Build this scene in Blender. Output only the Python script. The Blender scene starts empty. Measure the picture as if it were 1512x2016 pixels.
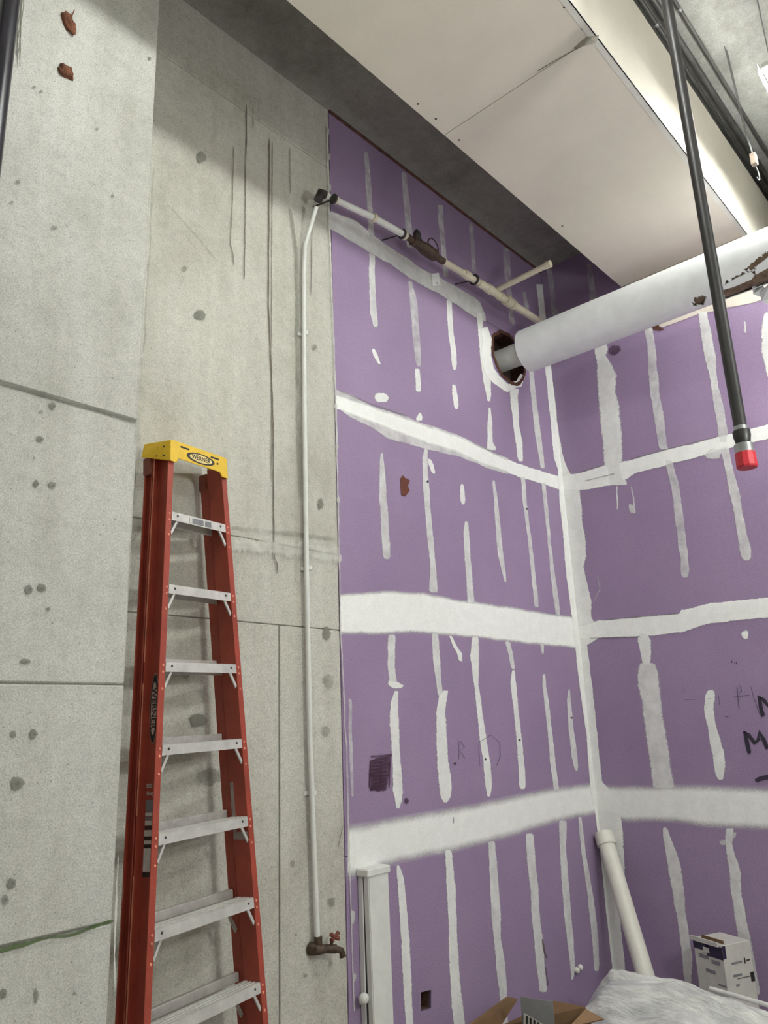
import bpy, bmesh, math, random
import numpy as np
from mathutils import Vector, Matrix, noise as mnoise

random.seed(7)
scene = bpy.context.scene
COL = scene.collection

# ------------------------------------------------------------------ camera
FPX = 1514.0
RM = np.array([[0.6711097914367417, -0.7404006031318425, -0.03766423661430176],
               [0.1739963346191721, 0.20669103498265082, -0.9628105169745985],
               [0.7206503475173156, 0.6395981261228063, 0.26753936847381565]])
CP = np.array([-6.08 * .8842, -6.08 * .467, 1.82])
cam = bpy.data.cameras.new('camera')
cam.sensor_fit = 'VERTICAL'
cam.sensor_height = 36.0
cam.lens = FPX / 2016 * 36.0
cam.clip_start = 0.05
co = bpy.data.objects.new('camera', cam)
COL.objects.link(co)
m = Matrix.Identity(4)
for i in range(3):
    m[i][0] = RM[0, i]
    m[i][1] = -RM[1, i]
    m[i][2] = -RM[2, i]
    m[i][3] = CP[i]
co.matrix_world = m
scene.camera = co

# ------------------------------------------------------------------ world, exposure, light levels
world = bpy.data.worlds.new('world')
scene.world = world
world.use_nodes = True
bg = world.node_tree.nodes['Background']
bg.inputs[0].default_value = (0.75, 0.8, 0.9, 1)
bg.inputs[1].default_value = 0.05
scene.view_settings.view_transform = 'Standard'
scene.view_settings.look = 'None'
scene.view_settings.gamma = 1.0
scene.view_settings.use_curve_mapping = False
scene.view_settings.exposure = 2.05
LAMP_NEAR = 44.0        # emission of the tubes hung beside the bulkhead
LAMP_ROOM = 54.0        # emission of the tubes further along and back in the room
LAMP_FILL = 15.0        # added unseen fill globe, lifts the bulkhead underside and right wall
LAMP_WALL_GLOW = 130.0      # bulb of an added unseen lamp that makes the right wall glow
LAMP_FAR = 12.0         # tubes to the far left, behind the photographer
LAMP_COLOR = (0.965, 1.0, 0.95, 1)


# ------------------------------------------------------------------ helpers
def ray(px, py):
    return RM.T @ np.array([(px - 756) / FPX, (py - 1008) / FPX, 1.0])


def at(ax, val, px, py):
    """photo point -> point of the real plane axis = val"""
    q = ray(px, py)
    return CP + q * (val - CP[ax]) / q[ax]


def proj(p):
    q = RM @ (np.array(p) - CP)
    return 756 + FPX * q[0] / q[2], 1008 + FPX * q[1] / q[2]


def tag(o, label=None, cat=None, group=None, kind=None):
    if label:
        o['label'] = label
    if cat:
        o['category'] = cat
    if group:
        o['group'] = group
    if kind:
        o['kind'] = kind
    return o


def obj(name, bm, mat, parent=None, smooth=False):
    me = bpy.data.meshes.new(name)
    bmesh.ops.recalc_face_normals(bm, faces=bm.faces[:])
    bm.to_mesh(me)
    bm.free()
    if smooth:
        for p in me.polygons:
            p.use_smooth = True
    o = bpy.data.objects.new(name, me)
    if mat:
        me.materials.append(mat)
    COL.objects.link(o)
    if parent:
        o.parent = parent
    return o


def empty(name, loc=(0, 0, 0)):
    o = bpy.data.objects.new(name, None)
    o.empty_display_size = 0.1
    COL.objects.link(o)
    o.location = loc
    return o


def settle(root, children):
    """keep children where they are although the root stands elsewhere"""
    inv = Matrix.Translation(root.location).inverted()
    for c in children:
        c.parent = root
        c.matrix_parent_inverse = inv


def box(bm, lo, hi, bev=0.0):
    r = bmesh.ops.create_cube(bm, size=1.0)
    lo, hi = Vector(lo), Vector(hi)
    c, s = (lo + hi) / 2, hi - lo
    for v in r['verts']:
        v.co = Vector((v.co.x * s.x, v.co.y * s.y, v.co.z * s.z)) + c
    if bev:
        es = set(e for v in r['verts'] for e in v.link_edges)
        bmesh.ops.bevel(bm, geom=list(es), offset=bev, segments=1, affect='EDGES')


def frame_of(d):
    d = Vector(d).normalized()
    a = Vector((0, 0, 1)) if abs(d.z) < .9 else Vector((1, 0, 0))
    s = d.cross(a).normalized()
    return d, s, s.cross(d)


def tube(bm, pts, rad, n=20, caps=True, hole=0.0):
    """swept circle through pts; rad is one radius or one per point"""
    pts = [Vector(p) for p in pts]
    if not hasattr(rad, '__len__'):
        rad = [rad] * len(pts)
    rings = []
    for i, p in enumerate(pts):
        j = i
        while True:                       # direction from distinct neighbours
            a = pts[max(0, j - 1)]
            b = pts[min(len(pts) - 1, i + 1)]
            if (b - a).length > 1e-7:
                break
            j -= 1
            if j < 0:
                b = pts[-1]
                break
        d, s, t = frame_of(b - a)
        if rings_frame:
            d2, s0 = d, rings_frame[-1]
            s = (s0 - d * s0.dot(d)).normalized()
            t = s.cross(d)
        rings_frame.append(s)
        rings.append([bm.verts.new(p + (s * math.cos(2 * math.pi * k / n) + t * math.sin(2 * math.pi * k / n)) * rad[i])
                      for k in range(n)])
    rings_frame.clear()
    for a, b in zip(rings, rings[1:]):
        for k in range(n):
            bm.faces.new((a[k], a[(k + 1) % n], b[(k + 1) % n], b[k]))
    if caps:
        bm.faces.new(rings[0][::-1])
        bm.faces.new(rings[-1])


rings_frame = []


def tube_obj(name, pts, rad, mat, parent=None, n=20, smooth=True, caps=True):
    bm = bmesh.new()
    tube(bm, pts, rad, n, caps)
    o = obj(name, bm, mat, parent, smooth)
    if smooth:
        try:
            o.data.set_sharp_from_angle(angle=math.radians(40))
        except Exception:
            pass
    return o


def sweep(bm, prof_a, prof_b):
    """closed profile at two ends (lists of 3D points), capped"""
    a = [bm.verts.new(p) for p in prof_a]
    b = [bm.verts.new(p) for p in prof_b]
    n = len(a)
    for k in range(n):
        bm.faces.new((a[k], a[(k + 1) % n], b[(k + 1) % n], b[k]))
    bm.faces.new(a[::-1])
    bm.faces.new(b)


# ------------------------------------------------------------------ materials
def nm(name):
    mt = bpy.data.materials.new(name)
    mt.use_nodes = True
    nt = mt.node_tree
    b = nt.nodes['Principled BSDF']
    return mt, nt, b


def N(nt, t, **kw):
    n = nt.nodes.new(t)
    for k, v in kw.items():
        setattr(n, k, v)
    return n


def tex(nt, scale, detail=4, rough=.6, coord=None, stretch=None):
    n = N(nt, 'ShaderNodeTexNoise')
    n.inputs['Scale'].default_value = scale
    n.inputs['Detail'].default_value = detail
    n.inputs['Roughness'].default_value = rough
    c = N(nt, 'ShaderNodeNewGeometry') if coord is None else coord
    src = c.outputs['Position'] if coord is None else c.outputs[0]
    if stretch:
        mp = N(nt, 'ShaderNodeMapping')
        mp.inputs['Scale'].default_value = stretch
        nt.links.new(src, mp.inputs[0])
        src = mp.outputs[0]
    nt.links.new(src, n.inputs['Vector'])
    return n.outputs['Fac']


def ramp(nt, src, stops):
    r = N(nt, 'ShaderNodeValToRGB')
    while len(r.color_ramp.elements) < len(stops):
        r.color_ramp.elements.new(.5)
    for e, (p, c) in zip(r.color_ramp.elements, stops):
        e.position = p
        e.color = c if len(c) == 4 else (*c, 1)
    nt.links.new(src, r.inputs[0])
    return r.outputs[0]


def mixc(nt, fac, a, b, mode='MIX'):
    x = N(nt, 'ShaderNodeMix', data_type='RGBA', blend_type=mode)
    if isinstance(fac, (int, float)):
        x.inputs[0].default_value = fac
    else:
        nt.links.new(fac, x.inputs[0])
    for s, v in ((6, a), (7, b)):
        if isinstance(v, tuple):
            x.inputs[s].default_value = v if len(v) == 4 else (*v, 1)
        else:
            nt.links.new(v, x.inputs[s])
    return x.outputs[2]


def math_(nt, op, a, b=None, clamp=False):
    x = N(nt, 'ShaderNodeMath', operation=op, use_clamp=clamp)
    for s, v in ((0, a), (1, b)):
        if v is None:
            continue
        if isinstance(v, (int, float)):
            x.inputs[s].default_value = v
        else:
            nt.links.new(v, x.inputs[s])
    return x.outputs[0]


def bump(nt, b, h, strength=.3, dist=.01):
    x = N(nt, 'ShaderNodeBump')
    x.inputs['Strength'].default_value = strength
    x.inputs['Distance'].default_value = dist
    nt.links.new(h, x.inputs['Height'])
    nt.links.new(x.outputs[0], b.inputs['Normal'])


def plain(name, col, rough=.5, metal=0.0, var=.15, scale=12, grain=.0, spec=.5, bumpy=0.0):
    mt, nt, b = nm(name)
    f = tex(nt, scale, 5)
    dark = tuple(c * (1 - var) for c in col)
    lite = tuple(min(1, c * (1 + var)) for c in col)
    c = ramp(nt, f, [(.3, dark), (.7, lite)])
    if grain:
        g = tex(nt, 260, 2)
        gc = ramp(nt, g, [(.3, (1 - grain,) * 3), (.7, (1 + 0 * grain,) * 3)])
        c = mixc(nt, 1.0, c, gc, 'MULTIPLY')
    nt.links.new(c, b.inputs['Base Color'])
    b.inputs['Roughness'].default_value = rough
    b.inputs['Metallic'].default_value = metal
    b.inputs['Specular IOR Level'].default_value = spec
    if bumpy:
        bump(nt, b, tex(nt, scale * 5, 4), bumpy)
    return mt


def concrete(name, base, warm, dark_spots=.5, tint=(.9, .95, 1.0)):
    mt, nt, b = nm(name)
    big = tex(nt, 1.3, 5, .6)
    c = ramp(nt, big, [(.32, tuple(x * .86 for x in warm)), (.5, base), (.7, tuple(x * 1.08 for x in base))])
    streak = tex(nt, 3.0, 4, .6, stretch=(3, 3, .35))
    c = mixc(nt, 1.0, c, ramp(nt, streak, [(.3, (.88, .87, .85)), (.6, (1, 1, 1))]), 'MULTIPLY')
    mid = tex(nt, 22, 6, .7)
    c = mixc(nt, 1.0, c, ramp(nt, mid, [(.25, (.86, .86, .86)), (.55, (1.03, 1.03, 1.03))]), 'MULTIPLY')
    grit = tex(nt, 210, 2, .6)
    c = mixc(nt, 1.0, c, ramp(nt, grit, [(.3, (.70, .71, .72)), (.64, (1.09, 1.08, 1.07))]), 'MULTIPLY')
    # bug holes
    v = N(nt, 'ShaderNodeTexVoronoi', feature='F1')
    v.inputs['Scale'].default_value = 34
    g = N(nt, 'ShaderNodeNewGeometry')
    nt.links.new(g.outputs['Position'], v.inputs['Vector'])
    gate = tex(nt, 9, 3)
    hole = math_(nt, 'LESS_THAN', math_(nt, 'ADD', v.outputs['Distance'], math_(nt, 'MULTIPLY', gate, -.16)), .004)
    c = mixc(nt, math_(nt, 'MULTIPLY', hole, dark_spots), c, (.12, .11, .1))
    nt.links.new(c, b.inputs['Base Color'])
    b.inputs['Roughness'].default_value = .82
    b.inputs['Specular IOR Level'].default_value = .25
    bump(nt, b, mid, .18, .004)
    return mt


M_CONC = concrete('concrete_wall', (.56, .55, .49), (.52, .50, .43))
M_COLUMN = concrete('concrete_column', (.565, .56, .52), (.53, .525, .475))
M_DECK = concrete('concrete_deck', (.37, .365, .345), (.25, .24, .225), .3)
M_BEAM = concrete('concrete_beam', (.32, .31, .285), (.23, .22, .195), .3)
M_FLOOR = concrete('concrete_floor', (.50, .49, .46), (.44, .43, .40))
M_JOINT = concrete('concrete_joint', (.30, .30, .27), (.26, .26, .23), .2)


def board_mat():
    mt, nt, b = nm('purple_board')
    big = tex(nt, 1.6, 4)
    c = ramp(nt, big, [(.3, (.300, .215, .345)), (.7, (.345, .250, .390))])
    grit = tex(nt, 180, 2)
    c = mixc(nt, 1.0, c, ramp(nt, grit, [(.3, (.75, .74, .77)), (.64, (1.08, 1.08, 1.08))]), 'MULTIPLY')
    dirt = tex(nt, 5, 6, .7)
    c = mixc(nt, ramp(nt, dirt, [(.62, (0, 0, 0)), (.8, (.22, .22, .22))]), c, (.42, .37, .42))
    nt.links.new(c, b.inputs['Base Color'])
    b.inputs['Roughness'].default_value = .62
    b.inputs['Specular IOR Level'].default_value = .3
    return mt


M_BOARD = board_mat()


def decal(name, c1, c2, rough=.8, amp=.5, nscale=38, lo=.32, hi=.62, stretch=None):
    """thin coat that thins out towards its edge: attributes cover and dens"""
    mt, nt, b = nm(name)
    a = N(nt, 'ShaderNodeAttribute', attribute_name='cover')
    dn = N(nt, 'ShaderNodeAttribute', attribute_name='dens')
    n1 = tex(nt, nscale, 5, .65, stretch=stretch)
    n2 = tex(nt, 7, 4, .6)
    s = math_(nt, 'ADD', a.outputs['Fac'], math_(nt, 'MULTIPLY', math_(nt, 'SUBTRACT', n1, .5), amp))
    mr = N(nt, 'ShaderNodeMapRange', interpolation_type='SMOOTHSTEP')
    mr.inputs[1].default_value = lo
    mr.inputs[2].default_value = hi
    nt.links.new(s, mr.inputs[0])
    # thin coats let more of the board through in blotches
    inv = math_(nt, 'SUBTRACT', 1.0, dn.outputs['Fac'])
    bl = math_(nt, 'MULTIPLY', math_(nt, 'MULTIPLY', math_(nt, 'SUBTRACT', n2, .5), 1.6), inv)
    d2 = math_(nt, 'ADD', dn.outputs['Fac'], bl, True)
    fac = math_(nt, 'MULTIPLY', mr.outputs[0], d2, True)
    col = ramp(nt, tex(nt, 14, 5), [(.3, c1), (.7, c2)])
    grit = tex(nt, 190, 2)
    col = mixc(nt, 1.0, col, ramp(nt, grit, [(.3, (.90,) * 3), (.62, (1.02,) * 3)]), 'MULTIPLY')
    nt.links.new(col, b.inputs['Base Color'])
    b.inputs['Roughness'].default_value = rough
    b.inputs['Specular IOR Level'].default_value = .25
    tr = N(nt, 'ShaderNodeBsdfTransparent')
    mx = N(nt, 'ShaderNodeMixShader')
    nt.links.new(fac, mx.inputs[0])
    nt.links.new(tr.outputs[0], mx.inputs[1])
    nt.links.new(b.outputs[0], mx.inputs[2])
    nt.links.new(mx.outputs[0], nt.nodes['Material Output'].inputs[0])
    return mt


M_MUD = decal('joint_compound', (.86, .86, .835), (.93, .93, .91), amp=.75, nscale=65)
M_SOFT = decal('joint_compound_soft', (.86, .86, .835), (.93, .93, .91), amp=.4, nscale=65, lo=.02, hi=.95)
M_TAN = decal('tan_compound', (.62, .555, .49), (.68, .61, .54), amp=.35)
M_INK = decal('marker_ink', (.03, .025, .04), (.05, .04, .06), amp=.5, nscale=60)
M_PENCIL = decal('pencil_mark', (.10, .08, .12), (.13, .1, .15), amp=1.1, nscale=90)
M_STAIN_SHADE = decal('grey_stain_shade', (.20, .20, .17), (.27, .27, .23), amp=.9, nscale=45)  # real stains, also the shadow painted along band edges
M_DRIP = decal('dark_drip', (.09, .07, .05), (.15, .12, .09), amp=.8, nscale=60)
M_LIME = decal('lime_bloom', (.68, .67, .61), (.76, .75, .70), amp=1.2, nscale=30, stretch=(4, 4, .6))
M_MOSS = decal('green_moss', (.06, .10, .03), (.10, .15, .05), amp=.8, nscale=60)
M_TORN = decal('torn_paper', (.13, .045, .03), (.18, .065, .045), amp=.25)
M_RIM = decal('hole_rim', (.085, .035, .025), (.14, .06, .04), amp=.5)
M_SCRIB = decal('scribble', (.065, .025, .05), (.10, .045, .08), amp=1.0, nscale=60, stretch=(3, 3, .6))

M_CAVITY = plain('wall_cavity', (.05, .03, .025), .9)
M_SOFFIT = plain('gypsum_paper', (.83, .775, .67), .8, var=.04, scale=3, grain=.10, spec=.2)
M_BEAD = plain('corner_bead', (.76, .75, .69), .6, var=.06)
M_JACKET = plain('white_jacket', (.80, .815, .82), .6, var=.06, scale=7, grain=.08)
M_INSUL = plain('brown_insulation', (.19, .13, .085), .95, var=.45, scale=22, bumpy=.8)
M_PIPEW = plain('pipe_white', (.70, .70, .67), .45, var=.07)
M_PIPEC = plain('pipe_cream', (.62, .565, .44), .5, var=.16, scale=9)
M_BLACK = plain('black_pipe', (.028, .026, .026), .42, var=.35, scale=10)
M_DARK = plain('dark_metal', (.035, .03, .03), .5, var=.4)
M_GALV = plain('galvanised', (.42, .43, .44), .35, .8, var=.15)
M_RED = plain('red_cap', (.50, .028, .04), .4, var=.15)
M_RUST = plain('rust', (.22, .085, .045), .9, var=.45, scale=40, bumpy=.9)
M_BROWNV = plain('tarnished_brass', (.085, .055, .038), .6, .4, var=.45, scale=40)
M_REDH = plain('red_handle', (.17, .045, .03), .6, var=.3, scale=40)
M_FIBER = plain('orange_fiberglass', (.37, .062, .036), .45, var=.16, scale=9, grain=.14)
M_FIBERD = plain('dark_bracket', (.22, .05, .03), .5, var=.2, scale=20)
M_FIBERE = plain('fiberglass_pale', (.68, .25, .16), .6, var=.3, scale=30)
M_YELLOW = plain('yellow_plastic', (.78, .50, .025), .42, var=.10, scale=14, grain=.08)
M_ALU = plain('step_aluminium', (.66, .65, .61), .42, .35, var=.14, scale=16, grain=.1)
M_ALUD = plain('worn_aluminium', (.50, .48, .45), .45, .45, var=.2, scale=20)
M_PRINT = plain('black_print', (.02, .018, .015), .5)
M_LABEL = plain('white_label', (.60, .57, .54), .5, var=.15, scale=40)
M_LABELG = plain('grey_label', (.20, .20, .22), .5, var=.2, scale=60)
M_LOGO = plain('logo_field', (.55, .42, .38), .5)
M_LOGOY = plain('logo_yellow', (.80, .62, .25), .5)
M_CARD = plain('cardboard', (.185, .105, .048), .85, var=.12, scale=12, grain=.1)  # box brown darkened to carry the shade on its flaps
M_CARDL = plain('cardboard_light', (.31, .185, .09), .85, var=.1, scale=12, grain=.1)
M_GREYC = plain('grey_board', (.25, .25, .255), .75, var=.1, scale=10, grain=.1)
M_BOXW = plain('white_carton', (.60, .58, .54), .6, var=.08, scale=14, grain=.08)
M_NAVY = plain('navy_print', (.018, .012, .045), .5)
M_TAG = plain('white_tag', (.86, .87, .86), .5)
M_WIRE = plain('white_wire', (.16, .16, .16), .5)
M_CABLE = plain('grey_fibre', (.22, .21, .17), .8)


def plastic():
    mt, nt, b = nm('clear_sheeting')
    f = tex(nt, 6, 5, .6, stretch=(2.6, .6, 1))
    c = ramp(nt, f, [(.35, (.44, .45, .45)), (.62, (.84, .84, .80))])
    nt.links.new(c, b.inputs['Base Color'])
    b.inputs['Roughness'].default_value = .2
    b.inputs['Specular IOR Level'].default_value = .6
    b.inputs['Coat Weight'].default_value = .3
    b.inputs['Coat Roughness'].default_value = .15
    bump(nt, b, tex(nt, 26, 5, .6, stretch=(2.2, .5, 1)), .8, .02)
    return mt


M_PLASTIC = plastic()


def emit(name, col, s):
    mt, nt, b = nm(name)
    b.inputs['Base Color'].default_value = (.9, .9, .9, 1)
    b.inputs['Emission Color'].default_value = col
    b.inputs['Emission Strength'].default_value = s
    return mt


M_TUBE_NEAR = emit('lamp_near', LAMP_COLOR, LAMP_NEAR)
M_TUBE_ROOM = emit('lamp_room', LAMP_COLOR, LAMP_ROOM)
M_WALL_GLOW = emit('lamp_wall_glow', LAMP_COLOR, LAMP_WALL_GLOW)
M_TUBE_FAR = emit('lamp_far', LAMP_COLOR, LAMP_FAR)
M_GLOBE_FILL = emit('lamp_fill', LAMP_COLOR, LAMP_FILL)


# ------------------------------------------------------------------ surfaces: planes of the room
COLY = -.32                       # face of the concrete column
PL = {'L': (1, 0.0), 'R': (0, 0.0), 'K': (1, COLY)}


def on(pl, px, py):
    ax, val = PL[pl]
    return at(ax, val, px, py)


def lift(pl, p, h):
    q = np.array(p, float)
    q[PL[pl][0]] -= h
    return q


layer = {'n': 0}


def strip(pl, left, right, mat, parent, name='compound_strip', dens=1.0, fade=.16, taper=True,
          jit=.006, thick=.0012, step=.022, label=None, cols=9, endfade=.03):
    """ribbon on a wall plane between two photo-traced edges (lists of photo points)"""
    layer['n'] += 1
    base = .0006 + .00003 * layer['n']
    A = [on(pl, *p) for p in left]
    B = [on(pl, *p) for p in right]
    rows = []
    for i in range(len(A) - 1):
        ln = max(np.linalg.norm(A[i + 1] - A[i]), np.linalg.norm(B[i + 1] - B[i]))
        n = max(1, int(ln / step))
        for k in range(n):
            t = k / n
            rows.append((A[i] * (1 - t) + A[i + 1] * t, B[i] * (1 - t) + B[i + 1] * t))
    rows.append((A[-1], B[-1]))
    s0 = random.random() * 50
    us = [0, fade * .5, fade] + [fade + (1 - 2 * fade) * k / (cols - 5) for k in range(1, cols - 5)] + \
         [1 - fade, 1 - fade * .5, 1]
    cum = [0]
    for i in range(1, len(rows)):
        cum.append(cum[-1] + np.linalg.norm((rows[i][0] + rows[i][1] - rows[i - 1][0] - rows[i - 1][1]) / 2))
    verts, faces, cov, den = [], [], [], []
    nu = len(us)
    for i, (a, b) in enumerate(rows):
        w = b - a
        wl = np.linalg.norm(w) + 1e-9
        ja = jit * (mnoise.noise((s0, cum[i] * 9, 0)) + .6 * mnoise.noise((s0, cum[i] * 40, 5)))
        jb = jit * (mnoise.noise((s0 + 7, cum[i] * 9, 0)) + .6 * mnoise.noise((s0 + 7, cum[i] * 40, 5)))
        a2 = a + w / wl * ja
        b2 = b + w / wl * jb
        e = 1.0
        if taper:
            e = min(1.0, cum[i] / endfade, (cum[-1] - cum[i]) / endfade)
        for u in us:
            ed = min(1.0, min(u, 1 - u) / fade)
            c = ed * max(0.0, e)
            verts.append(lift(pl, a2 * (1 - u) + b2 * u, base + thick * c))
            cov.append(c)
            den.append(dens)
    for i in range(len(rows) - 1):
        for k in range(nu - 1):
            q = i * nu + k
            faces.append((q, q + 1, q + nu + 1, q + nu))
    return finish(name, verts, faces, cov, den, mat, parent, label)


def finish(name, verts, faces, cov, den, mat, parent, label=None):
    me = bpy.data.meshes.new(name)
    me.from_pydata([tuple(map(float, v)) for v in verts], [], faces)
    a = me.attributes.new('cover', 'FLOAT', 'POINT')
    a.data.foreach_set('value', [float(x) for x in cov])
    d = me.attributes.new('dens', 'FLOAT', 'POINT')
    d.data.foreach_set('value', [float(x) for x in den])
    me.materials.append(mat)
    for p in me.polygons:
        p.use_smooth = True
    o = bpy.data.objects.new(name, me)
    COL.objects.link(o)
    o.parent = parent
    if label:
        o['label'] = label
    return o


def vert(pl, rows, mat, parent, **kw):
    """rows of (y, x_left, x_right)"""
    kw.setdefault('fade', .28)
    if kw.get('taper', True) and mat is M_MUD and kw.get('dens', 1) < .84:
        kw['dens'] *= .88
    k = .11 if kw.get('taper', True) else 0
    if k:
        rows = [(rows[0][0] - 3, *rows[0][1:])] + list(rows[1:-1]) + [(rows[-1][0] + 3, *rows[-1][1:])]
    return strip(pl, [(a - k * (b - a), y) for y, a, b in rows], [(b + k * (b - a), y) for y, a, b in rows], mat, parent, **kw)


def line(pl, pts, w, mat, parent, name, dens=.9, jit=.0015, **kw):
    """thin mark along photo points, w = width in photo pixels"""
    L, R = [], []
    for i, p in enumerate(pts):
        a = pts[max(0, i - 1)]
        b = pts[min(len(pts) - 1, i + 1)]
        dx, dy = b[0] - a[0], b[1] - a[1]
        l = math.hypot(dx, dy)
        nx, ny = -dy / l * w / 2, dx / l * w / 2
        L.append((p[0] - nx, p[1] - ny))
        R.append((p[0] + nx, p[1] + ny))
    kw.setdefault('fade', .35)
    kw.setdefault('cols', 7)
    kw.setdefault('endfade', .01)
    kw.setdefault('thick', .0004)
    return strip(pl, L, R, mat, parent, name=name, dens=dens, jit=jit, **kw)


def patch(pl, pts, mat, parent, name, dens=.9, soft=.35, label=None, thick=.0006, jag=.12):
    """closed patch round photo points: centre fan with soft rim"""
    layer['n'] += 1
    base = .0006 + .00003 * layer['n']
    P = [on(pl, *p) for p in pts]
    # densify
    Q = []
    for i in range(len(P)):
        a, b = P[i], P[(i + 1) % len(P)]
        for k in range(4):
            Q.append(a * (1 - k / 4) + b * k / 4)
    c = sum(Q) / len(Q)
    n = len(Q)
    verts, cov, den, faces = [lift(pl, c, base + thick)], [1.0], [dens], []
    radii = [(1.0, 0.0), (1 - soft * .5, .5), (1 - soft, 1.0), ((1 - soft) * .5, 1.0)]
    s0 = random.random() * 30
    for r, cv in radii:
        for i, q in enumerate(Q):
            j = 1 + jag * mnoise.noise((s0 + 3 * math.cos(6.283 * i / n), 3 * math.sin(6.283 * i / n), s0))
            verts.append(lift(pl, c + (q - c) * r * j, base + thick * cv))
            cov.append(cv)
            den.append(dens)
    for k in range(len(radii) - 1):
        for i in range(n):
            a = 1 + k * n + i
            b = 1 + k * n + (i + 1) % n
            faces.append((a, b, b + n, a + n))
    k = len(radii) - 1
    for i in range(n):
        faces.append((1 + k * n + i, 1 + k * n + (i + 1) % n, 0))
    return finish(name, verts, faces, cov, den, mat, parent, label)


def disc(cx, cy, rx, ry, n=8, rot=0.0):
    return [(cx + rx * math.cos(rot + 2 * math.pi * k / n) * (1 + .25 * random.uniform(-1, 1)),
             cy + ry * math.sin(rot + 2 * math.pi * k / n) * (1 + .25 * random.uniform(-1, 1))) for k in range(n)]


def plate(name, pl, outer, holes, mat, parent, t=.016, label=None):
    """flat board on a wall plane: outlines are (along, z) pairs in metres, thickness goes into the wall"""
    bm = bmesh.new()
    ax, val = PL[pl]

    def P(a, z):
        return (a, val, z) if ax == 1 else (val, a, z)
    edges = []
    for loop in [outer] + holes:
        vs = [bm.verts.new(P(*p)) for p in loop]
        for i in range(len(vs)):
            edges.append(bm.edges.new((vs[i], vs[(i + 1) % len(vs)])))
    bmesh.ops.triangle_fill(bm, edges=edges, use_beauty=True)
    ex = bmesh.ops.extrude_face_region(bm, geom=bm.faces[:])
    d = Vector((0, t, 0)) if ax == 1 else Vector((t, 0, 0))
    bmesh.ops.translate(bm, verts=[g for g in ex['geom'] if isinstance(g, bmesh.types.BMVert)], vec=d)
    o = obj(name, bm, mat, parent)
    if label:
        o['label'] = label
    return o


def rect(a0, a1, z0, z1):
    return [(a0, z0), (a1, z0), (a1, z1), (a0, z1)]


# ------------------------------------------------------------------ room shell
ZC = 5.575                       # underside of the concrete beam along the left wall
ZD = 6.06                        # underside of the deck
XW, YW = -9.0, -8.0              # far sides of the room, behind the photographer
XE = 3.2                         # the space goes on beyond the lower part of the right wall

bm = bmesh.new()
box(bm, (XW - .2, YW - .2, -.2), (XE + .2, .45, 0))
tag(obj('floor', bm, M_FLOOR), kind='structure')

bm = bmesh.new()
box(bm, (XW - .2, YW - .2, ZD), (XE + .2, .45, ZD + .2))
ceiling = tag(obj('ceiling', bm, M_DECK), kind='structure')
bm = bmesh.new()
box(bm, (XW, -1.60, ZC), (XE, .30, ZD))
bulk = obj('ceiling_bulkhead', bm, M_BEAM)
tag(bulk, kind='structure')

for nme, lo, hi in (('wall_back', (XW - .2, YW - .2, 0), (XE + .2, YW, ZD)), ('wall_far', (XE, YW, 0), (XE + .2, .45, ZD)),
                    ('wall_side', (XW - .2, YW, 0), (XW, .45, ZD))):
    bm = bmesh.new()
    box(bm, lo, hi)
    tag(obj(nme, bm, M_CONC), kind='structure')

# left wall: carrier behind, concrete panels, column panels and drywall boards on it
bm = bmesh.new()
box(bm, (XW, .12, 0), (XE, .30, ZD))
wall_left = tag(obj('wall_left', bm, M_CAVITY), kind='structure')
bm = bmesh.new()
box(bm, (.025, YW, 0), (.12, .12, 4.76))
box(bm, (.025, -1.58, 4.76), (.12, .12, ZC))
wall_right = tag(obj('wall_right', bm, M_CAVITY), kind='structure')

G = .004


def cpanel(name, x0, x1, z0, z1, y, t, mat, bev=.003, parent=None):
    bm = bmesh.new()
    box(bm, (x0, y, z0), (x1, y + t, z1), bev)
    return obj(name, bm, mat, parent or wall_left)


XB = -2.555                      # where the drywall begins
XS = -3.94                       # edge of the column
# recessed concrete wall, cast in lifts
cpanel('concrete_panel', XS - .3, -2.965, 0, 2.302, .003, .1, M_CONC)
cpanel('concrete_panel', -2.957, XB, 0, 2.302, .003, .1, M_CONC)
cpanel('concrete_panel', XS - .3, XB, 2.306, 2.70, .003, .1, M_CONC)
cpanel('concrete_panel', XS - .3, XB, 2.702, 5.13, .001, .1, M_CONC)
cpanel('concrete_panel', XS - .3, XB, 5.137, ZC, .003, .1, M_CONC)
bm = bmesh.new()
box(bm, (XS - .3, .012, 0), (XB, .09, ZC))
obj('joint_backing', bm, M_JOINT, wall_left)
# column, standing .32 m proud
bm = bmesh.new()
box(bm, (-7.2, COLY + .008, 0), (XS - .006, -.001, ZC))
wall_column = tag(obj('wall_column', bm, M_JOINT), kind='structure')
for z0, z1 in ((0, 1.236), (1.243, 1.990), (1.995, 2.972), (2.986, ZC)):
    cpanel('column_panel', -7.2, XS, z0, z1, COLY, .3, M_COLUMN, .005, wall_column)
cpanel('concrete_panel', XW, -7.2, 0, ZC, .003, .1, M_CONC)

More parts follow.
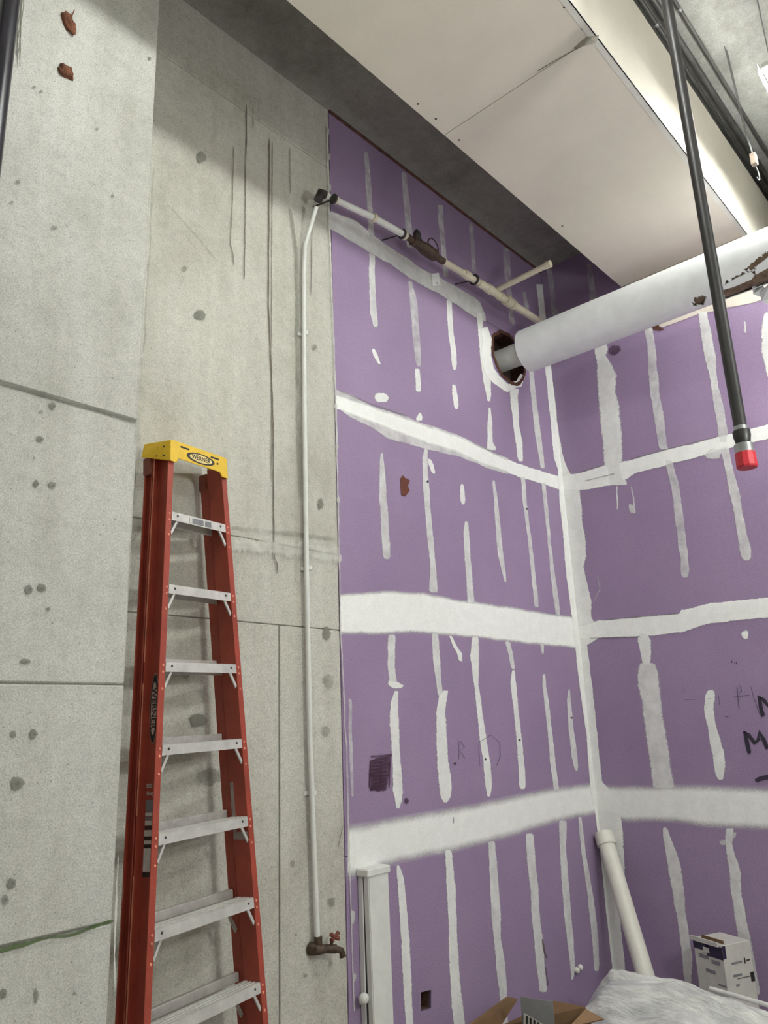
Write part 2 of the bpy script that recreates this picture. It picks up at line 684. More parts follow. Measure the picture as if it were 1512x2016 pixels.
# drywall boards of the left wall
ROWZ = [(0.0, 1.218), (1.222, 2.438), (2.442, 3.638), (3.642, 4.728), (4.732, ZC)]
hole_c = (-.665, 4.515)
hole = []
for k in range(40):
    a = 2 * math.pi * k / 40
    r = .205 * (1 + .09 * mnoise.noise((math.cos(a) * 2, math.sin(a) * 2, 3)) + .03 * random.uniform(-1, 1))
    hole.append((hole_c[0] + r * 1.08 * math.cos(a), hole_c[1] + r * math.sin(a)))
outlet = [(-2.045, .437), (-1.966, .431), (-1.958, .512), (-2.040, .520)]
for i, (z0, z1) in enumerate(ROWZ):
    hs = [hole] if i == 3 else ([outlet] if i == 0 else [])
    x0, x1 = XB + .002, -.001
    # ragged free edge against the concrete
    out = [(x0, z0), (x1, z0), (x1, z1)]
    n = 24
    for k in range(n + 1):
        z = z1 + (z0 - z1) * k / n
        if 0 < k < n:
            out.append((x0 + .004 * mnoise.noise((1.0, z * 7, 2)), z))
    out.insert(3, (x0, z1))
    plate('drywall_board', 'L', out, hs, M_BOARD, wall_left)
YE = -4.88
for i, (z0, z1) in enumerate(ROWZ[:4] + [(4.732, ZC)]):
    cuts = {0: [0, -1.9, YE], 1: [0, -.515, -2.95, YE], 2: [0, -2.44, YE], 3: [0, -.463, -2.9, YE], 4: [0, -1.640]}[i]
    for a, b in zip(cuts, cuts[1:]):
        plate('drywall_board', 'R', rect(b + .002, a - .002, z0, z1), [], M_BOARD, wall_right)
bm = bmesh.new()
box(bm, (0, YW, 0), (.1, YE, 4.73))
obj('concrete_panel', bm, M_CONC, wall_right)

# dark caulk line where the wall meets the beam
bm = bmesh.new()
box(bm, (XB, -.010, ZC - .022), (0, .002, ZC), .003)
obj('fire_caulk', bm, plain('fire_caulk', (.10, .04, .03), .8, var=.5, scale=20), wall_left)

# ------------------------------------------------------------------ bulkhead (wrapped beam) under the ceiling
ZS, YS0, YS1 = 5.112, -.69, -1.652
XJ = -2.30                       # joint between two boards of its underside


def sof(name, lo, hi, bev=.002, mat=M_SOFFIT, label=None):
    bm = bmesh.new()
    box(bm, lo, hi, bev)
    o = obj(name, bm, mat, bulk)
    if label:
        o['label'] = label
    return o


sof('soffit_board', (XJ + .003, YS1 + .014, ZS), (-.004, YS0, ZS + .016))
sof('soffit_board', (XJ - 3.05, YS1 + .014, ZS), (XJ - .001, YS0, ZS + .016))
sof('soffit_board', (-8.9, YS1 + .014, ZS), (XJ - 3.054, YS0, ZS + .016))
sof('side_board', (-2.6, YS1, ZS + .004), (.6, YS1 + .013, 5.88))
sof('side_board', (.604, YS1, ZS + .004), (XE, YS1 + .013, 5.88))
sof('soffit_board', (.10, YS1 + .014, ZS), (XE, YS0, ZS + .016))
sof('side_board', (-5.2, YS1, ZS + .004), (-2.604, YS1 + .013, 5.88))
sof('side_board', (-8.9, YS1, ZS + .004), (-5.204, YS1 + .013, 5.88))
sof('inner_board', (-8.9, YS0 - .013, ZS + .016), (-.004, YS0, ZC))
# corner bead along the near lower edge, and the edge of the far lower edge
bm = bmesh.new()
box(bm, (-8.9, YS1 - .004, ZS - .004), (-.004, YS1 + .030, ZS + .0005))
box(bm, (-8.9, YS1 - .004, ZS - .004), (-.004, YS1 + .0005, ZS + .014))
obj('corner_bead', bm, M_BEAD, bulk)
# peeled paper at the joint
bm = bmesh.new()
pp = [at(2, ZS - .002, *p) for p in ((1128, 95), (1158, 70), (1179, 70), (1172, 76), (1150, 84))]
vs = [bm.verts.new(p) for p in pp]
vs[0].co.z -= .004
vs[3].co.z -= .03
vs[4].co.z -= .022
bm.faces.new(vs)
ex = bmesh.ops.extrude_face_region(bm, geom=bm.faces[:])
bmesh.ops.translate(bm, verts=[g for g in ex['geom'] if isinstance(g, bmesh.types.BMVert)], vec=(0, 0, .002))
obj('peeled_tape', bm, plain('tape_back', (.30, .28, .24), .8), bulk)
bm = bmesh.new()
for a, b in (((1058, 140), (1120, 104)), ((1120, 104), (1178, 75))):
    A, B = at(2, ZS - .0015, *a), at(2, ZS - .0015, *b)
    tube(bm, [A, B], .0022, 6)
obj('joint_crack', bm, M_CABLE, bulk)
bm = bmesh.new()
for px, py in ((1180, 92), (1214, 142), (1247, 185), (1274, 216), (1307, 259), (1147, 57), (1111, 14), (823, 205), (858, 234), (904, 276), (1107, 445)):
    p = at(2, ZS - .0005, px, py)
    tube(bm, [p, p + np.array([0, 0, .002])], .007, 8)
tag(obj('screw_head', bm, M_DARK, bulk), kind='stuff')

# ------------------------------------------------------------------ joint compound on the left wall
def bandL(xs, mat=M_MUD, **kw):
    return strip('L', [(x, a) for x, a, b in xs], [(x, b) for x, a, b in xs], mat, wall_left, taper=False, **kw)


def bandR(xs, mat=M_MUD, **kw):
    return strip('R', [(x, a) for x, a, b in xs], [(x, b) for x, a, b in xs], mat, wall_right, taper=False, **kw)


# band at 3.65 m: thin skim below, full coat above
bandL([(661, 765, 802), (690, 775, 824), (735, 797, 846), (766, 806, 869), (800, 818, 876), (844, 834, 889), (898, 852, 900),
       (940, 872, 916), (969, 887, 928), (1000, 900, 936)], dens=.55, fade=.12)
bandL([(661, 776, 806), (690, 785, 818), (735, 800, 834), (800, 822, 860), (844, 838, 876), (898, 855, 892),
       (940, 874, 912), (983, 896, 926), (1023, 912, 942), (1060, 924, 952), (1108, 938, 968)], dens=.98, fade=.14)
# band at 2.44 m
bandL([(669, 1166, 1252), (715, 1164, 1252), (752, 1159, 1252), (808, 1162, 1249), (837, 1164, 1250), (895, 1176, 1255),
       (939, 1183, 1259), (1000, 1191, 1266), (1050, 1200, 1271), (1098, 1208, 1276), (1150, 1215, 1280)], mat=M_SOFT, dens=1, fade=.13)
# band at 1.22 m, wide soft edges
bandL([(684, 1617, 1736), (720, 1612, 1736), (755, 1606, 1714), (825, 1594, 1697), (892, 1583, 1684), (930, 1577, 1674),
       (1000, 1562, 1656), (1071, 1548, 1632), (1120, 1542, 1618), (1184, 1534, 1606)], mat=M_SOFT, dens=.97, fade=.26)
# grey band at 4.73 m
bandL([(646, 412, 452), (670, 420, 466), (699, 429, 484), (755, 476, 517), (765, 482, 521), (805, 508, 550), (831, 527, 564),
       (864, 543, 582), (900, 562, 604), (931, 580, 626), (945, 592, 632), (956, 622, 634)], dens=.72, fade=.16)

DV = .72
for dn, rows in (
    # above the grey band
    (.5, [(300, 716, 725), (350, 718, 731), (420, 722, 734), (470, 725, 738)]),
    (.5, [(340, 789, 800), (393, 793, 806), (450, 797, 812), (488, 800, 813)]),
    (.5, [(404, 861, 873), (440, 862, 874), (500, 869, 879), (545, 873, 884)]),
    (.35, [(440, 922, 931), (480, 925, 934), (535, 929, 938)]),
    (.35, [(488, 989, 1003), (520, 991, 1005), (560, 994, 1006), (640, 1004, 1014)]),
    (.45, [(575, 1027, 1034), (600, 1032, 1041), (612, 1036, 1042)]),
    # between the grey band and the one at 3.65 m
    (.75, [(498, 725, 738), (560, 726, 739), (600, 727, 741), (620, 728, 743), (640, 733, 744), (645, 736, 741)]),
    (.5, [(553, 803, 811), (580, 805, 818), (600, 806, 822), (640, 810, 825), (680, 812, 828), (710, 817, 829), (722, 822, 828)]),
    (.85, [(726, 816, 826), (750, 817, 829), (771, 819, 829)]),
    (.85, [(590, 878, 889), (640, 880, 892), (700, 887, 899), (718, 889, 900), (728, 893, 897)]),
    (.85, [(757, 889, 896), (780, 890, 902), (798, 893, 903), (805, 895, 901)]),
    (.9, [(616, 937, 950), (660, 941, 952), (700, 944, 959), (750, 950, 967), (780, 957, 967), (790, 960, 964)]),
    (.85, [(803, 962, 966), (830, 959, 969), (870, 958, 970), (886, 956, 982)]),
    (.95, [(766, 1001, 1024), (780, 1003, 1020), (800, 1005, 1021), (840, 1010, 1023), (870, 1014, 1029), (900, 1018, 1030), (908, 1021, 1029)]),
    (.75, [(715, 1040, 1049), (735, 1041, 1051), (800, 1046, 1058), (860, 1053, 1066), (900, 1060, 1071), (922, 1064, 1073)]),
    (.85, [(774, 738, 757), (782, 735, 767), (792, 741, 762)]),
    (.9, [(686, 731, 736), (700, 735, 744), (717, 746, 751)]),
    (.9, [(813, 825, 827), (820, 820, 831), (828, 815, 832)]),
    # between 3.65 and 2.44 m
    (.68, [(892, 749, 754), (910, 746, 756), (960, 746, 760), (985, 745, 762), (1010, 748, 765), (1060, 750, 767), (1095, 753, 769), (1104, 757, 766)]),
    (.75, [(884, 836, 842), (900, 831, 842), (930, 830, 843), (960, 832, 845), (1010, 836, 849), (1060, 840, 853), (1110, 846, 858), (1160, 843, 862), (1170, 842, 863)]),
    (.85, [(903, 840, 846), (915, 843, 853), (928, 848, 856), (934, 853, 857)]),
    (.85, [(952, 907, 911), (965, 905, 915), (985, 905, 916), (993, 909, 914)]),
    (.8, [(1026, 915, 921), (1050, 911, 924), (1100, 914, 927), (1112, 915, 928), (1150, 917, 931), (1188, 919, 935)]),
    (.72, [(945, 969, 974), (970, 970, 978), (1030, 974, 985), (1090, 979, 991), (1130, 988, 996), (1147, 994, 997)]),
    (.7, [(940, 1024, 1034), (990, 1028, 1037), (1050, 1037, 1045), (1120, 1044, 1053), (1170, 1049, 1059), (1196, 1051, 1060)]),
    (.68, [(952, 1065, 1074), (1000, 1070, 1079), (1060, 1077, 1084), (1120, 1082, 1091), (1170, 1087, 1099), (1212, 1094, 1103)]),
    # between 2.44 and 1.22 m
    (.8, [(1248, 764, 780), (1275, 762, 778), (1310, 761, 777), (1340, 766, 781), (1350, 768, 782)]),
    (.85, [(1341, 761, 776), (1350, 764, 796), (1357, 770, 792)]),
    (.85, [(1360, 777, 784), (1385, 768, 784), (1420, 765, 785), (1460, 768, 787), (1510, 772, 790), (1560, 772, 793), (1575, 776, 792), (1594, 780, 785)]),
    (.8, [(1246, 848, 863), (1300, 851, 867), (1340, 857, 869), (1370, 861, 873)]),
    (.85, [(1360, 874, 883), (1370, 862, 881), (1400, 858, 877), (1450, 857, 880), (1500, 858, 884), (1550, 863, 890), (1567, 866, 889), (1581, 873, 879)]),
    (.85, [(1252, 928, 942), (1275, 926, 943), (1290, 924, 943), (1330, 929, 943), (1350, 933, 942), (1400, 938, 950), (1450, 943, 957), (1500, 950, 965), (1540, 953, 969), (1558, 956, 967), (1569, 959, 964)]),
    (.8, [(1262, 993, 1004), (1290, 1000, 1010), (1318, 1007, 1014)]),
    (.85, [(1319, 1008, 1013), (1345, 1004, 1016), (1400, 1010, 1021), (1460, 1016, 1028), (1520, 1020, 1034), (1545, 1021, 1035), (1554, 1024, 1032)]),
    (.82, [(1327, 1068, 1073), (1350, 1067, 1075), (1380, 1070, 1080), (1440, 1077, 1087), (1500, 1082, 1094), (1556, 1089, 1101)]),
    (.8, [(1357, 1119, 1122), (1380, 1115, 1124), (1430, 1118, 1129), (1490, 1124, 1137), (1510, 1129, 1138), (1519, 1134, 1136)]),
    (.5, [(1375, 684, 692), (1450, 686, 693), (1570, 690, 696)]),
    (.9, [(1252, 882, 888), (1275, 892, 901), (1287, 899, 910), (1303, 903, 911)]),
    (.7, [(1266, 1061, 1071), (1275, 1063, 1071), (1288, 1067, 1070)]),
    # below the band at 1.22 m
    (.85, [(1701, 779, 784), (1720, 779, 792), (1760, 783, 800), (1850, 788, 806), (1930, 792, 810), (2016, 797, 814), (2060, 800, 818)]),
    (.85, [(1672, 875, 889), (1750, 877, 897), (1850, 882, 901), (1930, 884, 906), (1990, 889, 913), (2050, 893, 918)]),
    (.82, [(1655, 960, 974), (1720, 962, 980), (1800, 966, 986), (1850, 971, 987), (1900, 975, 995), (1960, 982, 998), (2020, 985, 1001)]),
    (.82, [(1640, 1033, 1050), (1700, 1036, 1055), (1750, 1043, 1060), (1800, 1045, 1063), (1850, 1050, 1069), (1900, 1054, 1073), (1954, 1061, 1077)]),
    (.8, [(1615, 1099, 1116), (1650, 1100, 1115), (1680, 1101, 1115), (1750, 1105, 1121), (1800, 1109, 1125), (1850, 1115, 1129), (1900, 1121, 1132), (1920, 1123, 1130), (1930, 1124, 1126)]),
    (.75, [(1608, 1137, 1144), (1680, 1143, 1153), (1750, 1154, 1166), (1800, 1159, 1173), (1850, 1164, 1178), (1900, 1168, 1180), (1913, 1170, 1177)]),
    (.6, [(1790, 690, 697), (1810, 690, 698), (1826, 691, 695)]),
    (.6, [(1912, 694, 703), (1925, 693, 702), (1934, 694, 699)]),
):
    vert('L', rows, M_MUD, wall_left, dens=dn, endfade=.022, jit=.007)

# compound round the pipe hole
ring_c = [(956, 640, 11), (964, 668, 15), (962, 700, 17), (968, 726, 17), (982, 746, 16), (1000, 760, 13), (1018, 752, 12), (1027, 735, 9)]
L_, R_ = [], []
for i, (x, y, w) in enumerate(ring_c):
    a, b = ring_c[max(0, i - 1)], ring_c[min(len(ring_c) - 1, i + 1)]
    dx, dy = b[0] - a[0], b[1] - a[1]
    l = math.hypot(dx, dy)
    L_.append((x - dy / l * w, y + dx / l * w))
    R_.append((x + dy / l * w * .3, y - dx / l * w * .3))
strip('L', L_, R_, M_MUD, wall_left, dens=.97, jit=.012, fade=.1)
# torn brown paper rim of the hole (the inner side of the ring)
hv, hf, hc, hd = [], [], [], []
for k in range(40):
    a = 2 * math.pi * k / 40
    for r, c in ((-.012, 1), (.006 + .008 * random.random(), .8), (.018 + .012 * random.random(), 0)):
        x, z = hole[k]
        dx, dz = x - hole_c[0], z - hole_c[1]
        l = math.hypot(dx, dz)
        hv.append((x + dx / l * r, -.004 - .003 * c, z + dz / l * r))
        hc.append(c)
        hd.append(.95)
for k in range(40):
    for j in range(2):
        a = k * 3 + j
        b = ((k + 1) % 40) * 3 + j
        hf.append((a, b, b + 1, a + 1))
finish('hole_rim', hv, hf, hc, hd, M_RIM, wall_left, 'torn brown paper edge of the round pipe hole')
# sleeve of the hole (board core and dark cavity)
bm = bmesh.new()
a_ = [bm.verts.new((x, .001, z)) for x, z in hole]
b_ = [bm.verts.new((x, .118, z)) for x, z in hole]
for k in range(40):
    bm.faces.new((a_[k], a_[(k + 1) % 40], b_[(k + 1) % 40], b_[k]))
obj('hole_sleeve', bm, plain('hole_sleeve', (.10, .045, .03), .9, var=.4, scale=30), wall_left)

# inner corner: compound both sides of the corner, plus the bead line
CXY = lambda y: 1105 + (y - 947) * .1085
cornL = [(560, 1054, 1062), (640, 1062, 1071), (720, 1071, 1080), (750, 1074, 1083), (830, 1082, 1092), (900, 1088, 1100), (926, 1097, 1103), (990, 1100, 1110),
           (1045, 1106, 1117), (1119, 1111, 1126), (1186, 1120, 1134), (1245, 1128, 1141), (1308, 1134, 1147), (1342, 1138, 1150), (1452, 1153, 1161),
           (1543, 1159, 1170), (1610, 1171, 1178), (1700, 1182, 1187), (1800, 1192, 1198), (1930, 1206, 1213)]
vert('L', [(y, a, CXY(y) + 9) for y, a, b in cornL], M_MUD, wall_left, dens=.92, fade=.14, taper=False)
cornR = [(560, 1062, 1068), (640, 1071, 1077), (720, 1080, 1086), (760, 1084, 1091), (800, 1088, 1096), (850, 1094, 1101), (890, 1098, 1108), (920, 1102, 1118),
           (950, 1106, 1136), (966, 1108, 1145), (1033, 1116, 1151), (1070, 1120, 1157), (1095, 1123, 1158), (1113, 1125, 1151), (1150, 1130, 1160), (1186, 1134, 1168), (1215, 1138, 1167),
           (1240, 1141, 1180), (1258, 1143, 1180), (1270, 1144, 1158), (1311, 1149, 1163), (1345, 1152, 1168), (1445, 1162, 1178), (1540, 1170, 1188),
           (1565, 1173, 1215), (1610, 1178, 1228), (1640, 1181, 1230), (1708, 1187, 1234), (1740, 1191, 1232), (1800, 1197, 1222), (1930, 1212, 1236)]
vert('R', [(y, CXY(y) - 9, b) for y, a, b in cornR], M_MUD, wall_right, dens=.9, fade=.14, taper=False)

# ------------------------------------------------------------------ joint compound on the right wall
bandR([(1104, 934, 966), (1130, 931, 968), (1160, 924, 966), (1191, 913, 960), (1221, 908, 955), (1250, 902, 934), (1310, 884, 918), (1365, 872, 904), (1417, 858, 889),
       (1470, 845, 876), (1512, 834, 866), (1600, 806, 842)], dens=.98, fade=.12)
bandR([(1140, 1230, 1262), (1158, 1225, 1260), (1181, 1220, 1258), (1264, 1212, 1255), (1337, 1206, 1248), (1342, 1198, 1248), (1377, 1190, 1236), (1401, 1185, 1230),
       (1447, 1180, 1224), (1512, 1174, 1218), (1600, 1163, 1210)], dens=.98, fade=.12)
bandR([(1172, 1542, 1606), (1187, 1542, 1612), (1233, 1542, 1623), (1282, 1542, 1622), (1334, 1540, 1624), (1386, 1540, 1634), (1417, 1541, 1636), (1512, 1545, 1640), (1600, 1550, 1646)],
      M_SOFT, dens=.95, fade=.24)
# tan band below the big pipe
bandR([(1291, 625, 642), (1305, 612, 646), (1340, 590, 634), (1375, 575, 620), (1393, 570, 617), (1412, 560, 613), (1450, 545, 604), (1480, 530, 600), (1512, 515, 588), (1600, 490, 556)],
      M_TAN, dens=1, fade=.07, label='tan ragged strip of board facing')
# taped top edge beside the bulkhead end
bandR([(1225, 566, 590), (1280, 541, 566), (1345, 510, 540), (1410, 480, 510), (1470, 452, 484)], M_TAN, dens=.85, fade=.1)
for dn, rows in (
    (.35, [(520, 1075, 1086), (580, 1083, 1095), (620, 1088, 1099)]),
    (.35, [(520, 1154, 1165), (560, 1158, 1172), (600, 1162, 1178)]),
    (.85, [(660, 1166, 1192), (690, 1170, 1199), (700, 1172, 1194), (720, 1174, 1206), (738, 1174, 1216), (770, 1176, 1214), (800, 1178, 1221), (850, 1183, 1226), (900, 1188, 1228), (920, 1190, 1226), (955, 1195, 1238)]),
    (.62, [(630, 1266, 1282), (680, 1273, 1291), (720, 1276, 1295), (780, 1279, 1300), (810, 1285, 1306), (840, 1290, 1310), (885, 1298, 1318)]),
    (.78, [(612, 1374, 1392), (660, 1379, 1403), (710, 1388, 1411), (745, 1397, 1413), (770, 1401, 1418)]),
    (.6, [(765, 1400, 1417), (800, 1405, 1425), (850, 1412, 1434), (872, 1416, 1434)]),
    (.85, [(615, 1506, 1530), (640, 1499, 1532), (690, 1497, 1538), (720, 1504, 1540), (745, 1512, 1536)]),
    (.6, [(905, 1309, 1322), (950, 1318, 1337), (985, 1324, 1343), (1040, 1331, 1349), (1090, 1338, 1355), (1125, 1340, 1360), (1138, 1346, 1354)]),
    (.68, [(880, 1417, 1436), (920, 1426, 1444), (960, 1434, 1455), (1010, 1444, 1464), (1060, 1452, 1474), (1085, 1455, 1481), (1098, 1459, 1480), (1105, 1466, 1475)]),
    (.85, [(1246, 1257, 1276), (1262, 1254, 1283), (1290, 1261, 1283), (1308, 1266, 1280)]),
    (.82, [(1305, 1258, 1291), (1330, 1253, 1299), (1400, 1264, 1306), (1450, 1271, 1314), (1500, 1278, 1322), (1552, 1284, 1331)]),
    (.85, [(1358, 1395, 1408), (1370, 1386, 1408), (1395, 1386, 1405), (1430, 1392, 1412), (1480, 1400, 1426), (1515, 1406, 1428), (1536, 1415, 1422)]),
    (.9, [(1239, 1463, 1474), (1248, 1459, 1475), (1258, 1466, 1472)]),
    (.8, [(1628, 1306, 1313), (1650, 1305, 1322), (1700, 1313, 1341), (1760, 1324, 1350), (1800, 1332, 1352), (1850, 1338, 1360), (1890, 1343, 1365), (1940, 1349, 1362)]),
    (.8, [(1630, 1429, 1446), (1660, 1428, 1443), (1720, 1435, 1460), (1770, 1441, 1463), (1850, 1452, 1480), (1900, 1461, 1490), (1960, 1470, 1498)]),
    (.6, [(1652, 1414, 1430), (1660, 1416, 1440), (1664, 1420, 1436)]),
    (.6, [(1636, 1444, 1455), (1645, 1441, 1450), (1652, 1440, 1446)]),
    (.8, [(957, 1213, 1217), (980, 1214, 1217), (1004, 1213, 1217)]),
    (.6, [(958, 1240, 1244), (980, 1246, 1249), (1000, 1248, 1252)]),
    (.7, [(994, 1236, 1243), (1000, 1238, 1252), (1011, 1242, 1254)]),
    (.7, [(632, 1465, 1468), (645, 1466, 1468), (656, 1465, 1470)]),
):
    vert('R', rows, M_MUD, wall_right, dens=dn, endfade=.022, jit=.008)
vert('R', [(885, 1400, 1430), (896, 1385, 1420), (903, 1392, 1418)], M_MUD, wall_right, dens=.7, endfade=.02)

# ------------------------------------------------------------------ marks on the drywall
patch('L', [(787, 940), (792, 935), (798, 940), (807, 946), (803, 957), (806, 966), (797, 979), (789, 975), (787, 958)], M_TORN, wall_left,
      'torn_patch', .97, .12, 'brick red torn patch of board paper')
patch('L', [(728, 1496), (748, 1489), (771, 1480), (768, 1512), (763, 1545), (760, 1556), (742, 1559), (728, 1558), (727, 1528)], M_SCRIB, wall_left, 'marker_scribble', .62, .1, 'dark purple marker scribble block')
for k in range(11):
    y = 1490 + k * 6.6
    x0 = 726 + 3 * math.sin(k)
    x1 = 770 - k * .9 + 3 * math.cos(k * 2.1)
    line('L', [(x0, y + 2 * math.sin(k * 1.7)), ((x0 + x1) / 2, y - 2), (x1, y - 6 + 2 * math.cos(k))], 6.5, M_SCRIB, wall_left, 'marker_scribble', .55)
for x in (728, 750, 767):
    line('L', [(x, 1494), (x - 1, 1525), (x - 2, 1556)], 4, M_SCRIB, wall_left, 'marker_scribble', .8)
patch('L', disc(799, 1577, 6, 7), M_SCRIB, wall_left, 'marker_smudge', .6, .5)
line('L', [(782, 1517), (790, 1516)], 2.5, M_INK, wall_left, 'pencil_line')
line('L', [(786, 1517), (787, 1536)], 2, M_INK, wall_left, 'pencil_line', .8)
line('L', [(773, 1443), (779, 1444)], 2, M_INK, wall_left, 'pencil_line', .8)
line('L', [(892, 1602), (892, 1626)], 2, M_PENCIL, wall_left, 'pencil_line', .7)
for pts in ([(902, 1454), (903, 1500)], [(903, 1456), (914, 1470), (904, 1478), (917, 1497)],
            [(941, 1462), (944, 1512)], [(941, 1462), (965, 1447), (983, 1462), (984, 1490), (975, 1512)]):
    line('L', pts, 2.2, M_PENCIL, wall_left, 'pencil_line', .5)
for x, y in ((895, 1503), (955, 1495), (841, 948), (1036, 1002), (1022, 1457), (1124, 1413)):
    patch('L', disc(x, y, 3, 3, 6), M_INK, wall_left, 'ink_dot', .8, .4)
line('L', [(946, 1928), (943, 1945)], 3, M_DRIP, wall_left, 'pencil_line', .8)
line('L', [(1066, 1845), (1071, 1875), (1078, 1890)], 5, M_DRIP, wall_left, 'dark_smear', .7)
line('L', [(1072, 1900), (1079, 1944)], 4, M_DRIP, wall_left, 'dark_smear', .5)

INK = lambda pts, w, d=.93, n='marker_letter': line('R', pts, w, M_INK, wall_right, n, d, jit=.003, fade=.25)
INK([(1477, 1488), (1471, 1460), (1467, 1440), (1474, 1447), (1487, 1463), (1494, 1455), (1495, 1441), (1503, 1455), (1513, 1478)], 10)
INK([(1504, 1414), (1498, 1392), (1495, 1370), (1504, 1378), (1520, 1398), (1530, 1372)], 10)
INK([(1484, 1539), (1498, 1533), (1518, 1528)], 12, .75)
INK([(1438, 1303), (1441, 1301), (1441, 1309)], 2.5, .9, 'marker_number')
INK([(1444, 1309), (1447, 1309)], 2.5, .8, 'marker_number')
INK([(1447, 1309), (1447, 1303), (1450, 1307), (1450, 1301)], 2.5, .9, 'marker_number')
for pts, w, dd in (([(1451, 1349), (1456, 1398)], 2.6, .75), ([(1450, 1350), (1459, 1351), (1460, 1362), (1452, 1366)], 2.6, .75), ([(1440, 1373), (1462, 1370), (1480, 1368)], 2, .7),
                   ([(1478, 1348), (1484, 1372), (1495, 1404), (1503, 1410)], 2, .7), ([(1414, 1365), (1418, 1392)], 2, .6), ([(1345, 1378), (1380, 1376)], 1.8, .5),
                   ([(1422, 1403), (1434, 1402)], 3, .6), ([(1424, 1411), (1439, 1411)], 3, .6), ([(1427, 1419), (1432, 1424)], 3, .5),
                   ([(1352, 1352), (1346, 1360), (1354, 1366)], 2, .4), ([(1388, 1376), (1406, 1375)], 1.6, .5)):
    line('R', pts, w, M_PENCIL, wall_right, 'pencil_line', dd)
line('R', [(1176, 1130), (1182, 1160), (1166, 1190)], 2, M_MUD, wall_right, 'pencil_line', .4)
patch('R', disc(1210, 690, 17, 14, 9), M_SCRIB, wall_right, 'dark_smudge', .55, .6)
patch('R', [(1280, 640), (1292, 632), (1300, 644), (1311, 650), (1300, 652), (1286, 650)], M_RIM, wall_right, 'torn_edge', .9, .2)

# ------------------------------------------------------------------ marks on the concrete
for px, py, rx, ry, dn in ((85, 777, 8, 10, .8), (102, 800, 10, 11, .7), (80, 812, 6, 5, .6), (78, 865, 9, 10, .75), (66, 902, 4, 4, .5), (70, 953, 8, 9, .8), (101, 956, 11, 9, .8),
                           (56, 1160, 10, 11, .8), (80, 1158, 12, 11, .85), (94, 1199, 4, 5, .9), (48, 1302, 15, 8, .8), (25, 1446, 9, 9, .75), (65, 1445, 10, 12, .85), (31, 1542, 19, 17, .8),
                           (22, 1738, 12, 14, .75), (8, 1770, 10, 14, .6), (4, 1955, 10, 14, .85), (70, 1960, 5, 22, .7), (145, 1955, 4, 4, .6),
                           (34, 360, 6, 5, .6), (22, 400, 5, 4, .5), (66, 173, 4, 3, .9), (80, 182, 4, 3, .7), (293, 117, 4, 5, .8), (221, 387, 4, 3, .9), (190, 255, 4, 4, .5), (130, 445, 4, 3, .5),
                           (105, 450, 10, 6, .4)):
    patch('K', disc(px, py, rx, ry, 9), M_STAIN_SHADE, wall_column, 'tie_hole_patch', dn, .55)
    if rx > 7:
        patch('K', disc(px + 2, py + 1, rx * .45, ry * .35, 7), M_STAIN_SHADE, wall_column, 'tie_hole_patch', .55, .5)
for px, py, rx, ry, dn in ((396, 311, 12, 16, .8), (393, 620, 15, 15, .85), (390, 1418, 20, 18, .85), (630, 993, 9, 14, .7), (641, 1247, 11, 16, .75), (618, 685, 6, 8, .5), (645, 1340, 14, 20, .35),
                           (640, 1440, 12, 16, .35), (652, 1775, 9, 13, .6), (575, 1700, 5, 10, .4), (362, 530, 7, 9, .4), (410, 1530, 30, 22, .3), (375, 1630, 36, 14, .35), (600, 1920, 5, 5, .5), (580, 1840, 4, 4, .6), (365, 1330, 8, 9, .4)):
    patch('L', disc(px, py, rx, ry, 9), M_STAIN_SHADE, wall_left, 'tie_hole_patch', dn, .55)
DR = lambda pts, w, d: line('L', pts, w, M_DRIP, wall_left, 'drip_line', d, jit=.003, endfade=.06)
DR([(484, 200), (484, 270), (482, 326), (481, 455), (479, 560)], 2.6, .8)
DR([(459, 280), (456, 400), (452, 482), (457, 500), (459, 535)], 2.6, .6)
DR([(529, 268), (528, 400), (527, 600), (532, 720), (536, 830), (538, 1099), (543, 1108), (545, 1140)], 3.2, .85)
DR([(535, 275), (534, 420), (533, 640), (534, 800), (532, 960)], 2.4, .65)
DR([(569, 285), (570, 390)], 2.2, .6)
DR([(613, 430), (612, 520), (610, 590)], 2.4, .7)
DR([(497, 200), (497, 262)], 2, .5)
DR([(508, 190), (508, 250)], 2, .5)
DR([(676, 1612), (668, 1650), (661, 1680)], 2.4, .7)
line('L', [(566, 395), (574, 440), (582, 500), (583, 560), (585, 800), (590, 1000)], 10, M_STAIN_SHADE, wall_left, 'drip_line', .35, jit=.006, endfade=.1)
line('L', [(325, 400), (390, 470), (430, 520)], 1.8, M_STAIN_SHADE, wall_left, 'hair_crack', .45)
# lime bloom below the cold joint
strip('L', [(440, 1046), (520, 1052), (600, 1058), (664, 1066)], [(440, 1092), (520, 1100), (600, 1108), (664, 1124)], M_LIME, wall_left, 'lime_bloom', .42, .5, False, jit=.02)
line('L', [(450, 1040), (560, 1050), (664, 1062)], 12, M_STAIN_SHADE, wall_left, 'lime_bloom', .2, jit=.01)
# pale board edge along the concrete
vert('L', [(250, 640, 646), (400, 643, 647), (600, 650, 655), (800, 657, 662), (1000, 662, 666), (1165, 666, 669), (1240, 667, 671), (1500, 679, 683), (1620, 682, 686), (1740, 686, 689), (1990, 693, 697)],
     M_LIME, wall_left, name='board_edge', dens=.5, taper=False, jit=.006, fade=.3, label='pale frayed edge of the purple board')
for y0 in (260, 310, 370, 745, 800, 880, 985, 1100):
    x0 = 640 + (y0 - 230) * .0286
    patch('L', disc(x0 + 3, y0, 4, 9, 7), M_LIME, wall_left, 'board_edge', .6, .4)
